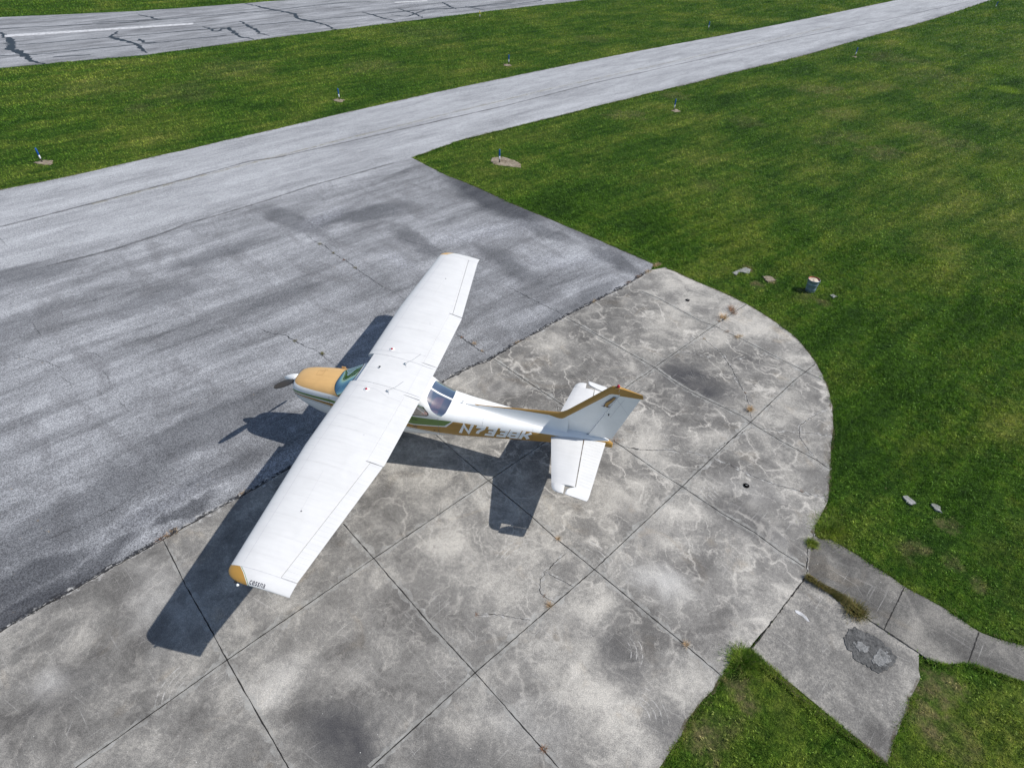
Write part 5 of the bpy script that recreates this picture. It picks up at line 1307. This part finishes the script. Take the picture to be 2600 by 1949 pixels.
for sg in (1, -1):
    secs = [lens(s_le(y), s_h(y), ZS, ZS - .002, sg * y, .034) for y in np.linspace(.10, 1.545, 14)]
    secs += [lens(s_le(y), -5.690, ZS, ZS, sg * y, .034 * k) for y, k in ((1.55, 1), (1.62, .98), (1.69, .85), (1.735, .6), (1.758, .3))]
    V, F = loft(secs); st = fix(V, F, 'tailplane', M_WING, AC, True, auto=.7)
    secs = []; ys = [(.07, 0)]
    for i in range(17): c = .13 + i * .088; ys += [(c - .007, 0), (c, 1), (c + .007, 0)] if c < 1.52 else []
    for y, b_ in ys + [(1.568, 0)]:
        h = s_h(y) - .022; te = e_te(y); r = []
        for f in (0, .12, .3, .6, .93, 1.): r.append((h + (te - h) * f, sg * y, ZS + .014 - .085 * f + (.0045 * b_ if .05 < f < .95 else 0)))
        for f in (1., .93, .6, .3, .12, 0): r.append((h + (te - h) * f, sg * y, ZS - .022 - .060 * f - (0.0 if f > .98 else .002)))
        secs.append(r)
    V, F = loft(secs); el = fix(V, F, 'elevator', M_WING, st, True, auto=.09)
    secs = []
    for y, le, te, k in ((1.572, -5.915, -6.228, .9), (1.60, -5.86, -6.225, .95), (1.645, -5.775, -6.221, 1.), (1.68, -5.745, -6.216, .95), (1.74, -5.733, -6.208, .8), (1.785, -5.728, -6.19, .5), (1.80, -5.73, -6.17, .25)):
        r = []
        for f in (0, .04, .15, .4, .7, 1.): r.append((le + (te - le) * f, sg * y, ZS + .045 - .092 * f + .020 * k * (1 - f) * (0 if f == 0 else 1)))
        for f in (1., .7, .4, .15, .04): r.append((le + (te - le) * f, sg * y, ZS + .037 - .095 * f - .020 * k * (1 - f)))
        secs.append(r)
    V, F = loft(secs); fix(V, F, 'balance_horn', M_WING, el, True, auto=.6)
V, F = tube([(-6.30, 0, 1.15), (-6.45, 0, 1.145), (-6.53, 0, 1.14)], [.05, .046, .036], 12); obj('tail_cone', V, F, M_GOLD, AC, True)
V, F = tube([(-5.90, .09, 1.375), (-5.93, .02, 1.40), (-5.98, .03, 1.39)], .012, 6); obj('control_horn', V, F, M_BLACK, AC, True)

# ---- propeller and spinner
HB = (1.115, 0, 1.47)
V, F = lathe([(.135, 1.095), (.137, 1.13), (.128, 1.20), (.105, 1.28), (.074, 1.36), (.038, 1.42), (.012, 1.447), (.001, 1.450)], (0, 0, HB[2]), 'x', 28)
pr_ = obj('propeller_spinner', V, F, M_WHITE, AC, True)
for sg in (1, -1):
    th = .489; dr_ = np.array([0, math.cos(th), math.sin(th)]) * sg; sd_ = np.array([0, -math.sin(th), math.cos(th)]) * sg; secs = []
    for r_, ch, pa, tk in ((.12, .09, 1.0, .022), (.25, .125, .78, .016), (.42, .150, .58, .011), (.60, .148, .44, .009), (.78, .125, .34, .007), (.90, .088, .28, .006), (.945, .045, .27, .004), (.953, .012, .27, .002)):
        c_ = np.array([1.135, 0, HB[2]]) + dr_ * r_; u = math.cos(pa) * sd_ + math.sin(pa) * np.array([1, 0, 0]); w_ = np.cross(u, dr_)
        secs.append([tuple(c_ + u * ch * .5 * math.cos(t) + w_ * tk * math.sin(t)) for t in np.linspace(0, 2 * math.pi, 12, endpoint=False)])
    V, F = loft(secs); fix(V, F, 'propeller_blade', M_BLACK, AC, True)

# ---- landing gear
def wheel(x, y, r, w):
    pf = [(r * .45, -w * .35), (r * .62, -w * .46), (r * .85, -w * .5), (r * .97, -w * .3), (r, 0), (r * .97, w * .3), (r * .85, w * .5), (r * .62, w * .46), (r * .45, w * .35)]
    V, F = lathe(pf, (x, y, r), 'y', 28); ty = obj('wheel', V, F[:-2], M_BLACK, AC, True)
    V, F = lathe([(.02, -w * .4), (r * .47, -w * .36), (r * .47, w * .36), (.02, w * .4)], (x, y, r), 'y', 24); obj('hub', V, F, M_WHITE, ty, True)
for sg in (1, -1):
    wheel(-1.12, sg * 1.22, .20, .15)
    V, F = tube([(-1.10, sg * .40, .82), (-1.11, sg * .75, .56), (-1.12, sg * 1.12, .21)], [.032, .026, .022], 10); obj('landing_gear_leg', V, F, M_WHITE, AC, True)
wheel(.30, 0, .19, .14)
V, F = tube([(.16, 0, .95), (.22, 0, .60), (.26, 0, .42)], [.04, .038, .03], 12); obj('landing_gear_leg', V, F, M_METAL, AC, True)
V, F = join([tube([(.26, 0, .44), (.27, .09, .42), (.30, .095, .19)], .014, 8), tube([(.26, 0, .44), (.27, -.09, .42), (.30, -.095, .19)], .014, 8)]); obj('wheel_fork', V, F, M_WHITE, AC, True)
V, F = tube([(.62, .16, 1.0), (.60, .16, .84), (.54, .16, .78)], .028, 10); obj('exhaust_pipe', V, F, M_METAL, AC, True)

# ---- cabin interior
V, F = box(-2.2, -.1, -.40, .40, .96, .98); obj('cabin_floor', V, F, M_MAROON, AC)
V, F = join([box(-.42, -.10, -.46, .46, 1.50, 1.66)]); obj('instrument_panel', V, F, M_PANEL, AC)
def cushion(x0, x1, y0, y1, z0, z1, lean=0.):
    r_ = .05; secs = []
    for i, t in enumerate(np.linspace(0, 1, 7)):
        z = z0 + (z1 - z0) * t; k = 1 - .12 * (2 * t - 1) ** 4; dx = -lean * (z1 - z0) * t
        cx_, cy_ = (x0 + x1) / 2 + dx, (y0 + y1) / 2; hx, hy = (x1 - x0) / 2 * k, (y1 - y0) / 2 * k
        secs.append([(cx_ + hx * math.copysign(abs(math.cos(a)) ** .4, math.cos(a)), cy_ + hy * math.copysign(abs(math.sin(a)) ** .4, math.sin(a)), z) for a in np.linspace(0, 6.2832, 24, endpoint=False)])
    return loft(secs)
for sg in (1, -1):
    V, F = cushion(-1.25, -.80, sg * .26 - .2, sg * .26 + .2, 1.10, 1.24); s_ = fix(V, F, 'seat', M_TAN, AC, True)
    V, F = cushion(-1.36, -1.24, sg * .26 - .2, sg * .26 + .2, 1.2, 1.78, .2); fix(V, F, 'seat_back', M_TAN, s_, True)
V, F = cushion(-2.05, -1.60, -.46, .46, 1.08, 1.22); s_ = fix(V, F, 'rear_seat', M_TAN, AC, True)
V, F = cushion(-2.13, -2.00, -.46, .46, 1.18, 1.62, .25); fix(V, F, 'seat_back', M_TAN, s_, True)
V, F = cushion(-2.85, -2.22, -.44, .44, 1.20, 1.36); fix(V, F, 'baggage_shelf', M_MAROON, AC, True)
bag = root('cloth_bag', (-2.28, .40, 1.36), 'small pink cloth bag behind the rear seat, seen through the side window', 'bag')
V, F = cushion(-2.37, -2.19, .34, .46, 1.36, 1.50); fix(V, F, 'bag_body', flat('pink_cloth', (.75, .25, .22), .9, .2, 12), bag, True)
pap = root('paper_sheet', (-.22, .30, 1.66), 'white paper sheet lying on the dashboard behind the windshield corner', 'paper')
V, F = box(-.34, -.14, .20, .40, 1.668, 1.674); fix(V, F, 'sheet', M_PAPER, pap, False)

# ---- lettering
def text_mesh(body, shear=0., offset=0., space=1.):
    cu = bpy.data.curves.new('lettering', 'FONT'); cu.body = body; cu.shear = shear; cu.offset = offset; cu.size = 1.; cu.space_character = space; cu.resolution_u = 4
    o = bpy.data.objects.new('lettering', cu); COL.objects.link(o)
    dg = bpy.context.evaluated_depsgraph_get()
    me = bpy.data.meshes.new_from_object(o.evaluated_get(dg))
    bm_ = bmesh.new(); bm_.from_mesh(me); bmesh.ops.triangulate(bm_, faces=bm_.faces[:])
    for _ in range(3):
        bmesh.ops.subdivide_edges(bm_, edges=[e for e in bm_.edges if e.calc_length() > .16], cuts=1)
        bmesh.ops.triangulate(bm_, faces=bm_.faces[:])
    P = np.array([v.co[:2] for v in bm_.verts]); bm_.verts.index_update(); T = [[v.index for v in f.verts] for f in bm_.faces]
    bm_.free(); bpy.data.objects.remove(o); bpy.data.curves.remove(cu); bpy.data.meshes.remove(me)
    return P, T


def stroke_text(chars, shear, w=.17, gap=.22):
    """block capitals drawn as mitred strokes, cell 1 high"""
    G = {'N': (.62, [[(0, 0), (0, 1), (.62, 0), (.62, 1)]]), '7': (.58, [[(0, 1), (.58, 1), (.58, .80), (.30, .36), (.30, 0)]]),
         '3': (.60, [[(.02, 1), (.60, 1), (.60, 0), (0, 0)], [(.16, .5), (.58, .5)]]), 'B': (.62, [[(0, 0), (0, 1), (.58, 1), (.58, .52)], [(.1, .5), (.62, .5), (.62, 0), (.1, 0)]]),
         'K': (.60, [[(0, 0), (0, 1)], [(.58, 1), (.10, .46)], [(.24, .62), (.60, 0)]])}
    out = []; x0 = 0
    for ch in chars:
        wd, st_ = G[ch]
        for s_i, s in enumerate(st_):
            P = np.array(s, float); P[:, 0] += x0
            P[:, 1] = w / 2 + P[:, 1] * (1 - w)
            n = len(P); Ls, Rs = [], []
            for i in range(n):
                closed = np.allclose(P[0], P[-1])
                d0 = P[i] - P[i - 1] if i > 0 else (P[i] - P[-2] if closed else None); d1 = P[i + 1] - P[i] if i < n - 1 else (P[1] - P[0] if closed else None)
                if d0 is None: d0 = d1
                if d1 is None: d1 = d0
                d0 = d0 / np.linalg.norm(d0); d1 = d1 / np.linalg.norm(d1); n0 = np.array([-d0[1], d0[0]]); n1 = np.array([-d1[1], d1[0]])
                m = n0 + n1; m = m / np.linalg.norm(m); k = min(1.9, 1 / max(.45, float(m @ n0))); m = m * (w / 2) * k
                q = P[i].copy()
                if i == 0 and not closed: q = q - d1 * (w / 2 if (len(s) == 2 and s_i == 0) or (ch == 'N') else 0)
                if i == n - 1 and not closed: q = q + d0 * (w / 2 if (len(s) == 2 and s_i == 0) or (ch == 'N') else 0)
                Ls.append(q + m); Rs.append(q - m)
            for i in range(n - 1): out.append((s_i, [Ls[i], Rs[i], Rs[i + 1], Ls[i + 1]]))
        x0 += wd + gap + (.06 if ch == 'N' else 0)
    W = x0 - gap
    quads = []
    for lay, q in out:
        m = 4
        quads.append((lay, [(p[0] + shear * p[1], p[1]) for p in q]))
    return quads, W


quads, WT = stroke_text('N733BK', .34, .25, .30)
V, F = [], []
X0, X1 = -3.119, -4.650
for lay, q in quads:
    nu, nv_ = 3, 6; base = len(V)
    a, b, c, d = (np.array(p) for p in q)
    for i in range(nu + 1):
        for j in range(nv_ + 1):
            s, t = i / nu, j / nv_; p = (a * (1 - s) + b * s) * (1 - t) + (d * (1 - s) + c * s) * t
            u = p[0] / WT; x = X0 + (X1 - X0) * u; zl = NI(u, [0, 1], [1.163, 1.176]); hh = NI(u, [0, 1], [.293, .242]); z = float(zl + hh * p[1])
            V.append((x, surf_y(x, z) + .0035 + .0012 * lay, z))
    for i in range(nu):
        for j in range(nv_): F.append([base + i * (nv_ + 1) + j, base + i * (nv_ + 1) + j + 1, base + (i + 1) * (nv_ + 1) + j + 1, base + (i + 1) * (nv_ + 1) + j])
obj('registration_letters', V, F, M_TEXTW, fus)

P, T = text_mesh('cessna', 0., .010, 1.12)
mn, mx = P.min(0), P.max(0); P = (P - mn) / (mx - mn)
tipz = lambda x, y: float(NI(y, [5.28, 5.38, 5.43, 5.465, 5.492, 5.512, 5.524], [top(x, 5.28), top(x, 5.38), top(x, 5.43), 0, 0, 0, 0]))
TV = []
lt = [o for o in COL.objects if o.name.startswith('wingtip')][0]
import mathutils.bvhtree as _bt
offs = Vector(lt['_o'])
tree = _bt.BVHTree.FromPolygons([v.co + offs for v in lt.data.vertices], [p.vertices[:] for p in lt.data.polygons])
for p in P:
    x = -1.243 - .262 * p[0]; y = 5.514 - .060 * p[1]
    hit = tree.ray_cast(Vector((x, min(y, 5.522), 3)), Vector((0, 0, -1)))
    TV.append((x, y, (hit[0].z if hit[0] else 2.2) + .003))
obj('maker_lettering', TV, T, M_TEXTB, lt)
# tiny stencils along the stripe
parts = []
for x, z, w_, h_ in ((-2.02, 1.395, .025, .03), (-2.07, 1.395, .03, .03), (-2.115, 1.395, .02, .03), (-2.50, 1.135, .03, .022), (-2.60, 1.125, .012, .03), (-2.63, 1.118, .022, .012)):
    V = [sp(x, z, 1, .004), sp(x - w_, z, 1, .004), sp(x - w_, z + h_, 1, .004), sp(x, z + h_, 1, .004)]; parts.append((V, [[0, 1, 2, 3]]))
obj('stencil_marks', *join(parts), M_TEXTB, fus)

# tidy helper properties
for o in COL.objects:
    if '_o' in o: del o['_o']
